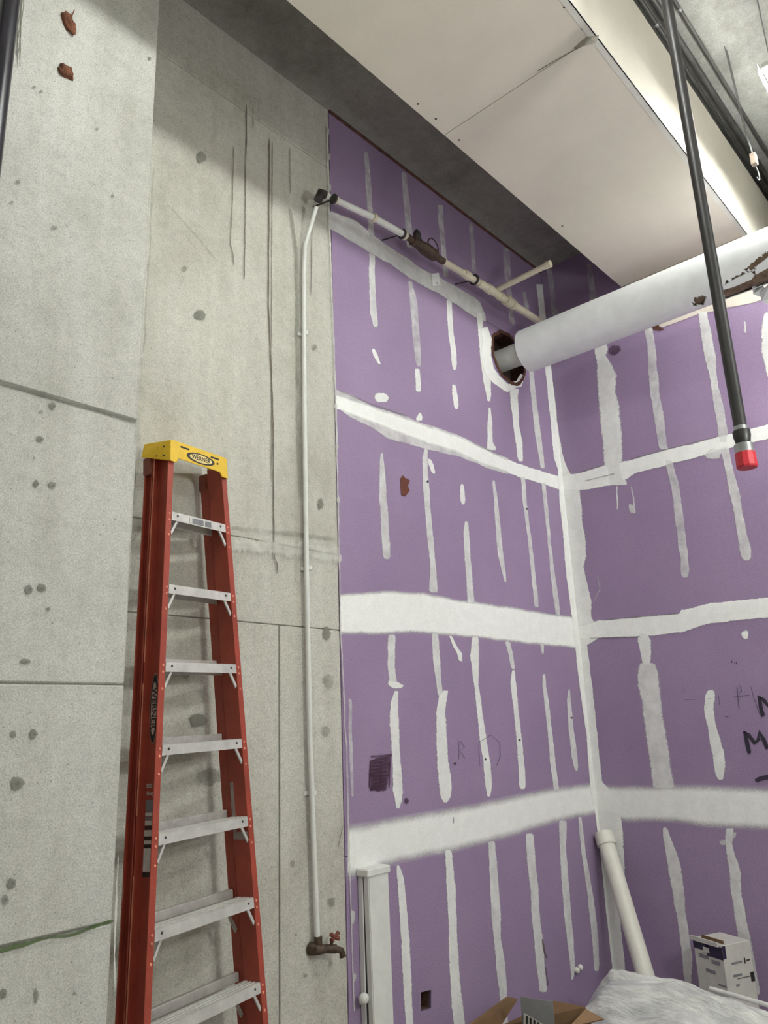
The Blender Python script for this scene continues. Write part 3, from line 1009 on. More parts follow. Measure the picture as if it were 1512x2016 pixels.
# joints of the column: stain of moss, grey wash and chalk line
line('K', [(-20, 1874), (40, 1862), (90, 1848), (140, 1838), (228, 1812)], 11, M_MOSS, wall_column, 'moss_line', .8, jit=.008, label='green moss along the lowest column joint')
line('K', [(-20, 750), (60, 770), (130, 790), (200, 810), (272, 832)], 9, M_STAIN_SHADE, wall_column, 'joint_stain', .7, jit=.004)
line('K', [(-20, 1345), (80, 1345), (234, 1346)], 4, M_STAIN_SHADE, wall_column, 'joint_stain', .55, jit=.004)
line('K', [(276, 700), (270, 850), (262, 1050), (255, 1200), (247, 1400), (240, 1560), (236, 1700), (230, 1850)], 14, M_STAIN_SHADE, wall_column, 'joint_stain', .22, jit=.01)
line('K', [(230, 1680), (226, 1800), (221, 1960)], 4, M_LIME, wall_column, 'chipped_edge', .8, jit=.008)
line('K', [(300, 330), (294, 460), (288, 560), (280, 700)], 5, M_STAIN_SHADE, wall_column, 'chipped_edge', .4, jit=.006)

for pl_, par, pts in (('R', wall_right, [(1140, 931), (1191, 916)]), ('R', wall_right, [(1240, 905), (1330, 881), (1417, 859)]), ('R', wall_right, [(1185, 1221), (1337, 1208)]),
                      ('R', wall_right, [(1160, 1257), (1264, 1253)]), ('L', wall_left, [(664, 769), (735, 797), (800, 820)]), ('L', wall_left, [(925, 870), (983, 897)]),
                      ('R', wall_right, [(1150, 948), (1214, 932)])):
    line(pl_, pts, 3.2, M_STAIN_SHADE, par, 'band_edge_shade', .45, jit=.002)  # grey shadow painted along the edges of the compound bands

# loose crumbs of compound stuck to the wall by the cardboard
for n_, (px, py) in enumerate(((1136, 1910), (1143, 1904))):
    bm = bmesh.new()
    bmesh.ops.create_icosphere(bm, subdivisions=2, radius=.018)
    for v in bm.verts:
        v.co *= 1 + .35 * mnoise.noise(v.co * 60 + Vector((n_, 0, 0)))
    o = obj('plaster_crumb', bm, M_BEAD, wall_left, True)
    p = at(1, -.012, px, py)
    o.location = p

# rusty lumps left in the upper tie holes of the column
for k, (px, py, sx, sz) in enumerate(((137, 46, .026, .042), (131, 141, .030, .030))):
    bm = bmesh.new()
    bmesh.ops.create_icosphere(bm, subdivisions=3, radius=1)
    for v in bm.verts:
        v.co *= 1 + .45 * mnoise.noise(v.co * 1.7 + Vector((k * 9, 0, 0))) + .2 * mnoise.noise(v.co * 5)
        v.co = Vector((v.co.x * sx, v.co.y * .016, v.co.z * sz))
        if k == 0:
            v.co.x -= v.co.z * .35
    o = obj('rusty_tie_plug', bm, M_RUST, wall_column, True)
    o['label'] = 'rust brown plug in the ' + ('upper' if k == 0 else 'lower') + ' tie hole of the column'
    o.location = at(1, COLY - .006, px, py)
bm = bmesh.new()
p0 = Vector(at(1, COLY - .004, 141, 33))
tube(bm, [p0, p0 + Vector((.004, -.012, .03))], .002, 6)
obj('tie_wire', bm, M_RUST, wall_column)

# ------------------------------------------------------------------ step ladder
SC = .985
LB = CP + (np.array([-3.470270647653939, -0.2739772596820311, 0.0]) - CP) * SC
LU = np.array([0.9859080448645806, 0.16621911425807023, 0.018882084804455964])
LV = np.array([-0.026089082525771308, 0.041282138522478966, 0.9988068606151913])
LN = np.array([-0.16524129884585015, 0.9852243354151751, -0.04503689666776543])
lad = empty('step_ladder')
mm = Matrix.Identity(4)
for i in range(3):
    mm[i][0], mm[i][1], mm[i][2], mm[i][3] = LU[i] * SC, LN[i] * SC, LV[i] * SC, LB[i]
lad.matrix_world = mm
tag(lad, 'tall orange fiberglass step ladder with yellow top cap leaning against the concrete wall', 'ladder')
FLOOR_L = -.030


def half(z):
    return (.3092 + .0388 * (2.702 - z) / .305) / 2


RT = 2.975


def rail(sx, y0, y1, off, name, z0, z1, flange=.030, t=.005):
    bm = bmesh.new()

    def prof(z):
        h = half(z) + off
        pts = [(h, y0), (h + flange, y0), (h + flange, y0 + t), (h + t, y0 + t), (h + t, y1 - t), (h + flange, y1 - t), (h + flange, y1), (h, y1)]
        return [(sx * a, b, z) for a, b in pts]
    sweep(bm, prof(z0), prof(z1))
    bmesh.ops.bevel(bm, geom=[e for e in bm.edges if abs(e.verts[0].co.z - e.verts[1].co.z) > .5], offset=.0012, segments=1, affect='EDGES')
    return obj(name, bm, M_FIBER, lad)


for sx in (-1, 1):
    r_ = rail(sx, 0, .088, 0, 'front_rail', FLOOR_L + .03, RT)
    # rivets on the front flange, two by each step
    for k in range(9):
        for dz in (-.012, -.038, -.10):
            z = 2.702 - .305 * k + dz
            if z < .05:
                continue
            if k == 0 and dz == -.012:
                bm = bmesh.new()
                bmesh.ops.create_uvsphere(bm, u_segments=8, v_segments=5, radius=.0058)
                for v in bm.verts:
                    v.co.y *= .5
                rv = obj('rivet', bm, M_FIBERE, r_, True)
                rivet_me = rv.data
            else:
                rv = bpy.data.objects.new('rivet', rivet_me)
                COL.objects.link(rv)
                rv.parent = r_
            rv.location = (sx * (half(z) + .012), -.0005, z)
    # pale line on the rear flange edge of the front rail
    bm = bmesh.new()
    for z0, z1 in ((2.95, 2.1), (2.02, 1.55), (1.35, .9), (.85, .3)):
        h0, h1 = half(z0) + .0302, half(z1) + .0302
        a0, a1 = [(sx * h0, .082, z0), (sx * (h0 + .0006), .082, z0), (sx * (h0 + .0006), .0885, z0), (sx * h0, .0885, z0)], \
                 [(sx * h1, .082, z1), (sx * (h1 + .0006), .082, z1), (sx * (h1 + .0006), .0885, z1), (sx * h1, .0885, z1)]
        sweep(bm, a0, a1)
    o_ = obj('pale_edge', bm, M_FIBERE, r_)
    # foot
    bm = bmesh.new()
    h = half(.03)
    box(bm, (sx * (h + .015) - .026, -.006, FLOOR_L), (sx * (h + .015) + .026, .094, FLOOR_L + .07), .004)
    obj('rubber_foot', bm, M_BLACK, lad)
    rr = rail(sx, .094, .142, .006, 'rear_rail', FLOOR_L + .03, 2.955, .026)
    bm = bmesh.new()
    hh = half(2.92)
    box(bm, (sx * (hh + .020) - .018, .098, 2.885), (sx * (hh + .020) + .018, .150, 2.965), .006)
    obj('hinge_bracket', bm, M_FIBERD, lad)
    bm = bmesh.new()
    box(bm, (sx * (h + .020) - .024, .092, FLOOR_L), (sx * (h + .020) + .024, .148, FLOOR_L + .06), .004)
    obj('rubber_foot', bm, M_BLACK, lad)

for k in range(9):
    z = 2.702 - .305 * k
    w = half(z) - .0012
    w2 = half(z - .04) - .0012
    bm = bmesh.new()
    ty = [(0.0, -.036), (0.0, 0.0), (.006, .0025), (.014, .0025), (.014, 0), (.024, 0), (.024, .0025), (.032, .0025), (.032, 0), (.044, 0), (.044, .0025),
          (.054, .0025), (.054, 0), (.066, 0), (.066, .0025), (.082, .0025), (.085, 0), (.085, -.036), (.082, -.036), (.082, -.004), (.004, -.004), (.004, -.036)]
    sweep(bm, [(-w - .0006 * (abs(dz) > .03) - (half(z + dz) - half(z)), y, z + dz) for y, dz in ty],
          [(w + (half(z + dz) - half(z)), y, z + dz) for y, dz in ty])
    st = obj('step', bm, M_ALU, lad)
    for sx in (-1, 1):
        # knee brace below the step
        bm = bmesh.new()
        xa, za = w - .036, z - .036
        xb, zb = half(z - .098) - .002, z - .098
        for yy in (.004,):
            a = [(sx * xa, yy, za), (sx * (xa + .012), yy, za), (sx * (xa + .012), yy + .006, za), (sx * xa, yy + .006, za)]
            b = [(sx * (xb - .005), yy, zb), (sx * xb, yy, zb + .012), (sx * xb, yy + .006, zb + .012), (sx * (xb - .005), yy + .006, zb)]
            sweep(bm, a, b)
        obj('knee_brace', bm, M_ALU, st)
        bm = bmesh.new()
        bmesh.ops.create_uvsphere(bm, u_segments=8, v_segments=5, radius=.005)
        for v in bm.verts:
            v.co.y *= .5
            v.co += Vector((sx * (w - .03), -.0008, z - .014))
        obj('step_rivet', bm, M_DARK, st, True)
    # horizontal bar of the folded rear section
    bm = bmesh.new()
    zr = z + .018
    box(bm, (-half(zr) - .004, .112, zr - .022), (half(zr) + .004, .136, zr + .012), .002)
    obj('rear_bar', bm, M_ALUD, lad)
    if k > 4:
        bm = bmesh.new()
        sweep(bm, [(w - .05, .105, z - .036), (w - .038, .105, z - .036), (w - .038, .112, z - .036), (w - .05, .112, z - .036)],
              [(half(z - .13) - .006, .105, z - .13), (half(z - .13) + .004, .105, z - .12), (half(z - .13) + .004, .112, z - .12), (half(z - .13) - .006, .112, z - .13)])
        obj('rear_brace', bm, M_ALUD, lad)
    if k == 0:
        for a, b, mt, nm_ in ((-.058, -.044, M_LABEL, 'sticker'), (-.042, .018, M_LABELG, 'sticker'), (.020, .030, M_LABEL, 'sticker'), (.032, .066, M_LABELG, 'sticker')):
            bm = bmesh.new()
            box(bm, (a, -.0016, z - .030), (b, -.0002, z - .008))
            obj(nm_, bm, mt, st)

# yellow cap
bm = bmesh.new()
top_z = 3.012
fx, bx = .168, .184
pts_f = [(-fx - .004, 2.915), (-.140, 2.915), (-.130, 2.935), (.120, 2.935), (.134, 2.915), (fx - .002, 2.915), (fx - .006, top_z - .006), (fx - .016, top_z), (-fx - .002 + .008, top_z), (-fx - .002, top_z - .006)]
def capring(off, y, flare, up):
    out = []
    for x, z in pts_f:
        t = (top_z - z) / .10
        out.append((x * flare * (1 - off / abs(x) if abs(x) > .02 else 1) + (math.copysign(.014, x) * t if y > .05 and abs(x) > .15 else 0), y, z - off * (z > 2.99) + up * (z > 2.99) + (.045 if (y > .05 and z < 2.93) else 0)))
    return out


def shell(a, b):
    A = [bm.verts.new(p) for p in a]
    B = [bm.verts.new(p) for p in b]
    return A, B


o1, o2 = shell(capring(0, -.014, 1, 0), capring(0, .130, bx / fx, .016))
i1, i2 = shell(capring(.005, -.0095, 1, 0), capring(.005, .126, bx / fx, .016))
n = len(o1)
up_ids = [5, 6, 7, 8, 9]                 # edges that form the sides and the top
for k in up_ids:
    q = (k + 1) % n
    bm.faces.new((o1[k], o1[q], o2[q], o2[k]))
    bm.faces.new((i1[q], i1[k], i2[k], i2[q]))
bm.faces.new(o1[::-1])
bm.faces.new(i1)
for k in range(n):
    q = (k + 1) % n
    if k in (0, 1, 2, 3, 4):
        bm.faces.new((o1[k], o1[q], i1[q], i1[k]))
for k in (5, 0):
    bm.faces.new((o1[k], o2[k], i2[k], i1[k]))
for k in up_ids:
    q = (k + 1) % n
    bm.faces.new((o2[k], o2[q], i2[q], i2[k]))
cap = obj('top_cap', bm, M_YELLOW, lad)
bmod = cap.modifiers.new('bevel', 'BEVEL')
bmod.width = .0035
bmod.segments = 2
bmod.limit_method = 'ANGLE'
bm = bmesh.new()
for x0, x1, zz in ((-.116, -.066, 2.992), (.060, .110, 2.992)):
    bm = bmesh.new()
    box(bm, (x0, -.0155, zz - .004), (x1, -.0130, zz + .004), .001)
    obj('cap_slot', bm, M_PRINT, cap)
bm = bmesh.new()
for y, z in ((.02, 2.985), (.05, 2.985), (.02, 2.945), (.055, 2.95), (.105, 2.985)):
    x = -(fx + .002 + (bx - fx) * (y + .014) / .142 + (.014 * (3.012 - z) / .10) * (y + .014) / .142)
    bmesh.ops.create_uvsphere(bm, u_segments=8, v_segments=5, radius=.0055, matrix=Matrix.Translation((x, y, z)))
bmesh.ops.create_uvsphere(bm, u_segments=8, v_segments=5, radius=.0048, matrix=Matrix.Translation((.100, -.0145, 2.970)))
tag(obj('cap_rivet', bm, M_PRINT, cap, True), kind='stuff')


def ellipse_mesh(name, fn, rx, ry, mat, parent, h, n=40, inner=None):
    bm = bmesh.new()
    o_ = [bm.verts.new(fn(rx * math.cos(6.28318 * k / n), ry * math.sin(6.28318 * k / n), h)) for k in range(n)]
    bm.faces.new(o_)
    ex = bmesh.ops.extrude_face_region(bm, geom=bm.faces[:])
    d = Vector(fn(0, 0, h + .0004)) - Vector(fn(0, 0, h))
    bmesh.ops.translate(bm, verts=[g for g in ex['geom'] if isinstance(g, bmesh.types.BMVert)], vec=d)
    return obj(name, bm, mat, parent)


def text_mesh(name, s, size, fn, mat, parent, h, sx=1.0):
    cu = bpy.data.curves.new(name, 'FONT')
    cu.body = s
    cu.size = size
    cu.align_x = 'CENTER'
    cu.align_y = 'CENTER'
    cu.offset = size * .022
    cu.resolution_u = 3
    to = bpy.data.objects.new(name + '_curve', cu)
    COL.objects.link(to)
    dg = bpy.context.evaluated_depsgraph_get()
    me = bpy.data.meshes.new_from_object(to.evaluated_get(dg))
    bpy.data.objects.remove(to)
    me.materials.clear()
    me.materials.append(mat)
    for v in me.vertices:
        v.co = Vector(fn(v.co.x * sx, v.co.y, h))
    o = bpy.data.objects.new(name, me)
    COL.objects.link(o)
    o.parent = parent
    return o


capfn = lambda x, y, h: (.0 + x, -.014 - h, 2.9655 + y + .015 * x)
ellipse_mesh('logo_ring', capfn, .082, .0235, M_PRINT, cap, .0006)
ellipse_mesh('logo_field', capfn, .066, .0175, M_LOGOY, cap, .0014)
text_mesh('logo_lettering', 'WERNER', .0285, capfn, M_PRINT, cap, .0024, .95)


def webfn(zc, yc):
    def f(x, y, h):
        z = zc - x
        return (-(half(z) + .005 + h), yc - y, z)
    return f


wl = webfn(1.925, .047)
fr_left = [c for c in lad.children if c.name.startswith('front_rail')][0]
ellipse_mesh('logo_ring', wl, .130, .0235, M_LOGO, fr_left, .0004)
ellipse_mesh('logo_ring', wl, .127, .0215, M_PRINT, fr_left, .0012)
ellipse_mesh('logo_field', wl, .098, .0155, M_LOGO, fr_left, .0020)
text_mesh('logo_lettering', 'WERNER', .036, wl, M_PRINT, fr_left, .0030, 1.05)
# small printed labels lower on the same rail
for z0, z1, mt in ((1.600, 1.560, M_LABELG), (1.557, 1.545, M_LABEL), (1.543, 1.532, M_LABELG), (1.530, 1.514, M_LABEL), (1.512, 1.500, M_PRINT), (1.498, 1.478, M_LABEL), (1.476, 1.466, M_PRINT),
                   (1.464, 1.452, M_LABEL), (1.450, 1.440, M_PRINT), (1.438, 1.362, M_LABEL), (1.360, 1.345, M_PRINT)):
    f = webfn(0, 0)
    a = []
    for zz in (z0, z1):
        a.append([(-(half(zz) + .0050), .024, zz), (-(half(zz) + .0062), .024, zz), (-(half(zz) + .0062), .068, zz), (-(half(zz) + .0050), .068, zz)])
    bm = bmesh.new()
    sweep(bm, a[0], a[1])
    obj('printed_label', bm, mt, fr_left)
text_mesh('label_lettering', '300 lb', .020, lambda x, y, h: (-(half(1.648 + y) + .005 + h), .046 - x, 1.648 + y), M_LABEL, fr_left, .001)
text_mesh('label_lettering', 'Duty', .020, lambda x, y, h: (-(half(1.622 + y) + .005 + h), .046 - x, 1.622 + y), M_LABEL, fr_left, .001)
# worn sticker on the inner side of the right rail
fr_right = [c for c in lad.children if c.name.startswith('front_rail')][-1]
for y0, y1, z0, z1 in ((.066, .084, 1.62, 1.395), (.008, .066, 1.425, 1.395)):
    bm = bmesh.new()
    a = []
    for zz in (z0, z1):
        a.append([(half(zz) - .0002, y0, zz), (half(zz) - .0012, y0, zz), (half(zz) - .0012, y1, zz), (half(zz) - .0002, y1, zz)])
    sweep(bm, a[0], a[1])
    obj('worn_sticker', bm, plain('worn_sticker', (.33, .27, .25), .7, var=.25, scale=40), fr_right)

# ------------------------------------------------------------------ insulated pipe through the left wall
PX, PZ = -.65, 4.52
ip = empty('insulated_pipe', (PX, 0, PZ))
tag(ip, 'thick white jacketed pipe running out of the round hole in the purple wall', 'pipe')
JR = .163
TORN = [[(1423, 562), (1440, 548), (1470, 536), (1512, 520), (1600, 480), (1600, 700), (1512, 660), (1425, 600)],
        [(1362, 602), (1368, 588), (1382, 581), (1392, 586), (1384, 597), (1370, 603)],
        [(1466, 535), (1480, 518), (1496, 506), (1516, 490), (1530, 484), (1520, 500), (1500, 517), (1484, 528)]]


def inside(poly, x, y):
    r = False
    for i in range(len(poly)):
        x1, y1 = poly[i]
        x2, y2 = poly[i - 1]
        if (y1 > y) != (y2 > y) and x < (x2 - x1) * (y - y1) / (y2 - y1) + x1:
            r = not r
    return r


bm = bmesh.new()
nt_, ny_ = 168, 560
y_a, y_b = -.155, -4.6
grid = []
for j in range(ny_ + 1):
    t = j / ny_
    y = y_a + (y_b - y_a) * t
    row = []
    for i in range(nt_):
        a = 2 * math.pi * i / nt_
        r = JR * (1 + .006 * mnoise.noise((y * 2.2, math.cos(a) * 1.2, math.sin(a) * 1.2)))
        row.append(bm.verts.new((PX + r * math.cos(a), y, PZ + r * math.sin(a))))
    grid.append(row)
for j in range(ny_):
    for i in range(nt_):
        q = (grid[j][i], grid[j][(i + 1) % nt_], grid[j + 1][(i + 1) % nt_], grid[j + 1][i])
        c = sum((v.co for v in q), Vector()) / 4
        nrm = Vector((c.x - PX, 0, c.z - PZ))
        gone = False
        if nrm.dot(Vector(CP) - c) > 0 and c.y > -2.3:
            px, py = proj(c)
            jx = 5 * mnoise.noise((c.y * 30, c.z * 30, 1)) + 3 * mnoise.noise((c.y * 90, c.z * 90, 1))
            gone = any(inside(p, px + jx, py + jx) for p in TORN)
        if not gone:
            bm.faces.new(q)
# closed collar at the end by the wall
cr = [bm.verts.new((PX + .088 * math.cos(2 * math.pi * i / nt_), y_a + .012, PZ + .088 * math.sin(2 * math.pi * i / nt_))) for i in range(nt_)]
for i in range(nt_):
    bm.faces.new((grid[0][(i + 1) % nt_], grid[0][i], cr[i], cr[(i + 1) % nt_]))
for v in [v for v in bm.verts if not v.link_faces]:
    bm.verts.remove(v)
jk = obj('pipe_jacket', bm, M_JACKET, None, True)
jk.data.set_sharp_from_angle(angle=math.radians(50))
so = jk.modifiers.new('solid', 'SOLIDIFY')
so.thickness = .006
so.offset = -1
core = tube_obj('insulation_core', [(PX, y_a - .3, PZ), (PX, -4.55, PZ)], .148, M_INSUL, None, 40)
bare = tube_obj('bare_pipe', [(PX, .10, PZ), (PX, y_a - .35, PZ)], .088, M_PIPEW, None, 36)
bare['label'] = 'narrow bare end of the pipe entering the hole'
shards = []
for pts, dep in (([(1424, 563), (1450, 548), (1478, 535), (1486, 541), (1480, 550), (1445, 565), (1420, 572)], .0),
                 ([(1486, 527), (1512, 508), (1545, 492), (1545, 512), (1512, 528), (1488, 541)], .0),
                 ([(1482, 566), (1490, 556), (1500, 554), (1504, 566), (1512, 570), (1498, 585), (1484, 580)], .01),
                 ([(1498, 575), (1515, 560), (1540, 548), (1545, 585), (1512, 600), (1500, 592)], .015)):
    bm = bmesh.new()
    ps = []
    for px, py in pts:
        q = ray(px, py)
        # nearest approach of the sight line to the pipe surface
        best = None
        for k in range(400):
            t = 4.2 + k * .006
            p = CP + q * t / np.linalg.norm(q) * 1.0
            dd = abs(math.hypot(p[0] - PX, p[2] - PZ) - (JR + .004 + dep))
            if best is None or dd < best[0]:
                best = (dd, p)
            elif dd > best[0] + .05:
                break
        ps.append(best[1])
    vs = [bm.verts.new(p) for p in ps]
    bm.faces.new(vs)
    ex = bmesh.ops.extrude_face_region(bm, geom=bm.faces[:])
    bmesh.ops.translate(bm, verts=[g for g in ex['geom'] if isinstance(g, bmesh.types.BMVert)], vec=(.006, .004, .008))
    shards.append(obj('jacket_shard', bm, M_JACKET, None))
settle(ip, [jk, core, bare] + shards)

# ------------------------------------------------------------------ sprinkler branch pipe along the left wall
SY, SZ = -.17, 4.83
sp = empty('sprinkler_pipe', (-2.77, -.12, 4.79))
tag(sp, 'cream painted sprinkler pipe with dark valve running along the purple wall below the ceiling', 'pipe')


def onp(px, py, y=SY):
    return Vector(at(1, y, px, py))


P0 = onp(632, 380, -.13)
P1, P2 = onp(740, 431), onp(800, 465)
P3, P4 = onp(873, 515), onp(942, 556)
P5, P6 = onp(976, 577), onp(1075, 642)
kids = []
kids.append(tube_obj('pipe_length', [P0, P0.lerp(P1, .5), P1, P2], [.018, .019, .021, .022], M_PIPEW, None))
kids.append(tube_obj('pipe_length', [P3, P4], .023, M_PIPEC, None))
kids.append(tube_obj('pipe_length', [P4, P5], .029, M_PIPEC, None))
kids.append(tube_obj('pipe_length', [P5, P6], .028, M_PIPEC, None))
for (px, py), r in (((660, 393), .024), ((736, 429), .027), ((795, 463), .030)):
    c = onp(px, py)
    d = (P2 - P1).normalized()
    kids.append(tube_obj('pipe_collar', [c - d * .012, c + d * .012], r, M_PIPEC, None))
for (px, py), r in (((657, 392), .030), ((792, 461), .033), ((934, 551), .040)):
    c = onp(px, py)
    d = (P4 - P3).normalized()
    bm = bmesh.new()
    tube(bm, [c - d * .005, c + d * .005], r, 20)
    tube(bm, [c, c + Vector((0, .17, .04))], .005, 8)
    kids.append(obj('hanger_clamp', bm, M_DARK, None, False))
for (px, py), r, ln in (((918, 541), .030, .03), ((963, 569), .034, .03), ((1000, 593), .040, .035), ((985, 583), .034, .012), ((1010, 600), .036, .02)):
    c = onp(px, py)
    d = (P6 - P5).normalized()
    kids.append(tube_obj('pipe_coupling', [c - d * ln, c + d * ln], r, M_PIPEC, None))
# valve body
d = (P3 - P2).normalized()
va = [P2, P2.lerp(P3, .15), P2.lerp(P3, .16), P2.lerp(P3, .3), P2.lerp(P3, .5), P2.lerp(P3, .75), P2.lerp(P3, .76), P3]
kids.append(tube_obj('valve_body', va, [.022, .022, .032, .030, .042, .040, .024, .023], M_BROWNV, None))
vc = P2.lerp(P3, .45)
w0 = onp(826, 462) + Vector((0, .02, 0))
kids.append(tube_obj('valve_stem', [vc, w0 + Vector((0, -.01, .0))], .012, M_DARK, None, 12))
bm = bmesh.new()
bmesh.ops.create_uvsphere(bm, u_segments=16, v_segments=10, radius=1, matrix=Matrix.Translation(w0) @ Matrix.Diagonal((.030, .025, .048, 1)))
kids.append(obj('valve_handwheel', bm, M_DARK, None, True))
bm = bmesh.new()
c = onp(853, 486)
for k in range(15):
    a0, a1 = math.pi * k / 14 * 1.2, math.pi * (k + 1) / 14 * 1.2
    tube(bm, [c + Vector((.055 * math.cos(a0), 0, .06 * math.sin(a0))), c + Vector((.055 * math.cos(a1), 0, .06 * math.sin(a1)))], .005, 6)
kids.append(obj('wire_loop', bm, M_DARK, None))
# branch outlet towards the room
bt = onp(976, 572)
be = Vector((bt.x, -.61, bt.z + .01))
kids.append(tube_obj('branch_pipe', [bt, be], .021, M_PIPEC, None))
kids.append(tube_obj('branch_cap', [be + Vector((0, .02, 0)), be + Vector((0, -.02, 0))], .026, M_PIPEC, None))
# elbow at the concrete
kids.append(tube_obj('pipe_elbow', [P0 + (P1 - P0).normalized() * .03, P0, P0 + Vector((-.015, .01, -.05))], .025, M_DARK, None))
settle(sp, kids)

# small white paper tag hanging on the wall under the valve
bm = bmesh.new()
q = [at(1, -.02, *p) for p in ((850, 539), (864, 537), (867, 561), (853, 563))]
vs = [bm.verts.new(p) for p in q]
bm.faces.new(vs)
ex = bmesh.ops.extrude_face_region(bm, geom=bm.faces[:])
bmesh.ops.translate(bm, verts=[g for g in ex['geom'] if isinstance(g, bmesh.types.BMVert)], vec=(0, .018, 0))
tg = tag(obj('paper_tag', bm, M_TAG), 'small white tag on the grey band under the dark valve', 'tag')
bm = bmesh.new()
c = at(1, -.0206, 860, 557)
box(bm, c - np.array([.002, .001, .008]), c + np.array([.002, .0008, .006]))
obj('tag_print', bm, M_PRINT, tg)

# ------------------------------------------------------------------ thin white conduit on the concrete, and the tap below
wc = empty('water_riser', tuple(at(1, -.03, 626, 1868)))
tag(wc, 'thin white riser pipe running down the concrete wall to the old tap', 'pipe')
cp = [onp(629, 386, -.13), onp(600, 484, -.03), onp(598, 540, -.03), onp(599, 800, -.03), onp(604, 1150, -.03), onp(610, 1450, -.03), onp(619, 1700, -.03), onp(625, 1850, -.03)]
kids = [tube_obj('riser_pipe', [cp[0].lerp(cp[1], .22), cp[0].lerp(cp[1], .5), cp[1], cp[2], cp[3], cp[4], cp[5], cp[6], cp[7]], .0125, M_PIPEW, None, 14)]
for f in (.12, .55, .9):
    c = cp[2].lerp(cp[6], f)
    bm = bmesh.new()
    tube(bm, [c + Vector((0, 0, -.010)), c + Vector((0, 0, .010))], .0155, 14)
    box(bm, c + Vector((-.03, .026, -.009)), c + Vector((.03, .031, .009)))
    kids.append(obj('pipe_strap', bm, M_PIPEW, None))
settle(wc, kids)
tp0 = onp(628, 1868, -.035)
tap = empty('wall_tap', tuple(tp0))
tag(tap, 'rusty brown wall tap at the foot of the thin white riser', 'tap')
kids = [tube_obj('tap_body', [tp0 + Vector((-.02, .035, .0)), tp0 + Vector((-.012, .0, .0)), tp0 + Vector((.03, -.015, -.004)), tp0 + Vector((.075, -.03, -.012))], [.028, .024, .018, .019], M_BROWNV, None, 14),
        tube_obj('tap_inlet', [tp0 + Vector((-.004, 0, .05)), tp0 + Vector((-.004, 0, .0))], .018, M_BROWNV, None, 14),
        tube_obj('tap_spout', [tp0 + Vector((.065, -.028, -.01)), tp0 + Vector((.098, -.042, -.022)), tp0 + Vector((.104, -.045, -.048))], [.015, .014, .016], M_BROWNV, None, 14),
        tube_obj('tap_stem', [tp0 + Vector((.05, -.02, .0)), tp0 + Vector((.062, -.03, .035))], .007, M_BROWNV, None, 10)]
bm = bmesh.new()
for k in range(4):
    a = math.pi / 4 + k * math.pi / 2
    c = tp0 + Vector((.064, -.032, .036))
    tube(bm, [c, c + Vector((.034 * math.cos(a), -.006, .018 * math.sin(a) + .006))], [.007, .010], 8)
kids.append(obj('tap_handle', bm, M_REDH, None))
settle(tap, kids)

# ------------------------------------------------------------------ black pipe hanging from the deck
HX, HY = -2.455, -2.05
hp = empty('hanging_pipe', (HX, HY, ZD))
tag(hp, 'long black steel drop pipe hanging from the ceiling with a red end cap', 'pipe')
R0 = .0235
z_e = 2.80
kids = [tube_obj('drop_pipe', [(HX, HY, ZD), (HX, HY, z_e + .02)], R0, M_BLACK, None, 24),
        tube_obj('thread_band', [(HX, HY, z_e + .05), (HX, HY, z_e + .035)], R0 + .0012, M_GALV, None, 24),
        tube_obj('pipe_coupling', [(HX, HY, z_e + .034), (HX, HY, z_e + .032), (HX, HY, z_e + .012), (HX, HY, z_e - .014), (HX, HY, z_e - .02)], [R0, .031, .031, .026, .022], M_BLACK, None, 24),
        tube_obj('sprinkler_collar', [(HX, HY, z_e - .018), (HX, HY, z_e - .022), (HX, HY, z_e - .055)], [.028, .034, .034], M_GALV, None, 24),
        tube_obj('red_cap', [(HX, HY, z_e - .052), (HX, HY, z_e - .056), (HX, HY, z_e - .108), (HX, HY, z_e - .114)], [.032, .036, .038, .034], M_RED, None, 12)]
kids[4]['label'] = 'red plastic cap on the pipe end'
kids[4].data.shade_flat()
fl = tube_obj('ceiling_flange', [(HX, HY, ZD - .03), (HX, HY, ZD)], .05, M_BLACK, None, 20)
kids.append(fl)
settle(hp, kids)

# ------------------------------------------------------------------ dark pipe on the column, upper left
CX, CY = -4.594, -.42
dp = empty('dark_riser', (CX, CY, 0))
tag(dp, 'glossy dark vertical pipe in front of the left concrete column', 'pipe')
M_GLOSS = plain('glossy_dark_pipe', (.022, .020, .028), .28, var=.3, scale=8)
kids = [tube_obj('pipe_length', [(CX, CY, 0), (CX, CY, 5.57)], .033, M_GLOSS, None, 28)]
for z in (1.0, 3.0, 5.2):
    bm = bmesh.new()
    tube(bm, [(CX, CY, z - .015), (CX, CY, z + .015)], .037, 24)
    box(bm, (CX - .02, CY + .03, z - .015), (CX + .02, COLY - .001, z + .015))
    kids.append(obj('pipe_bracket', bm, M_DARK, None))
settle(dp, kids)
bm = bmesh.new()
for k in range(5):
    pts = []
    for i in range(9):
        t = i / 8
        px, py = 46 - 8 * t + 2.2 * math.sin(t * 7 + k * 1.4) - k * .8, -30 + (160 - k * 12) * t
        pts.append(at(1, COLY - .012, px, py))
    tube(bm, pts, .0014, 5)
tag(obj('frayed_cord', bm, M_CABLE), 'frayed grey cord hanging beside the dark pipe on the column', 'cord')

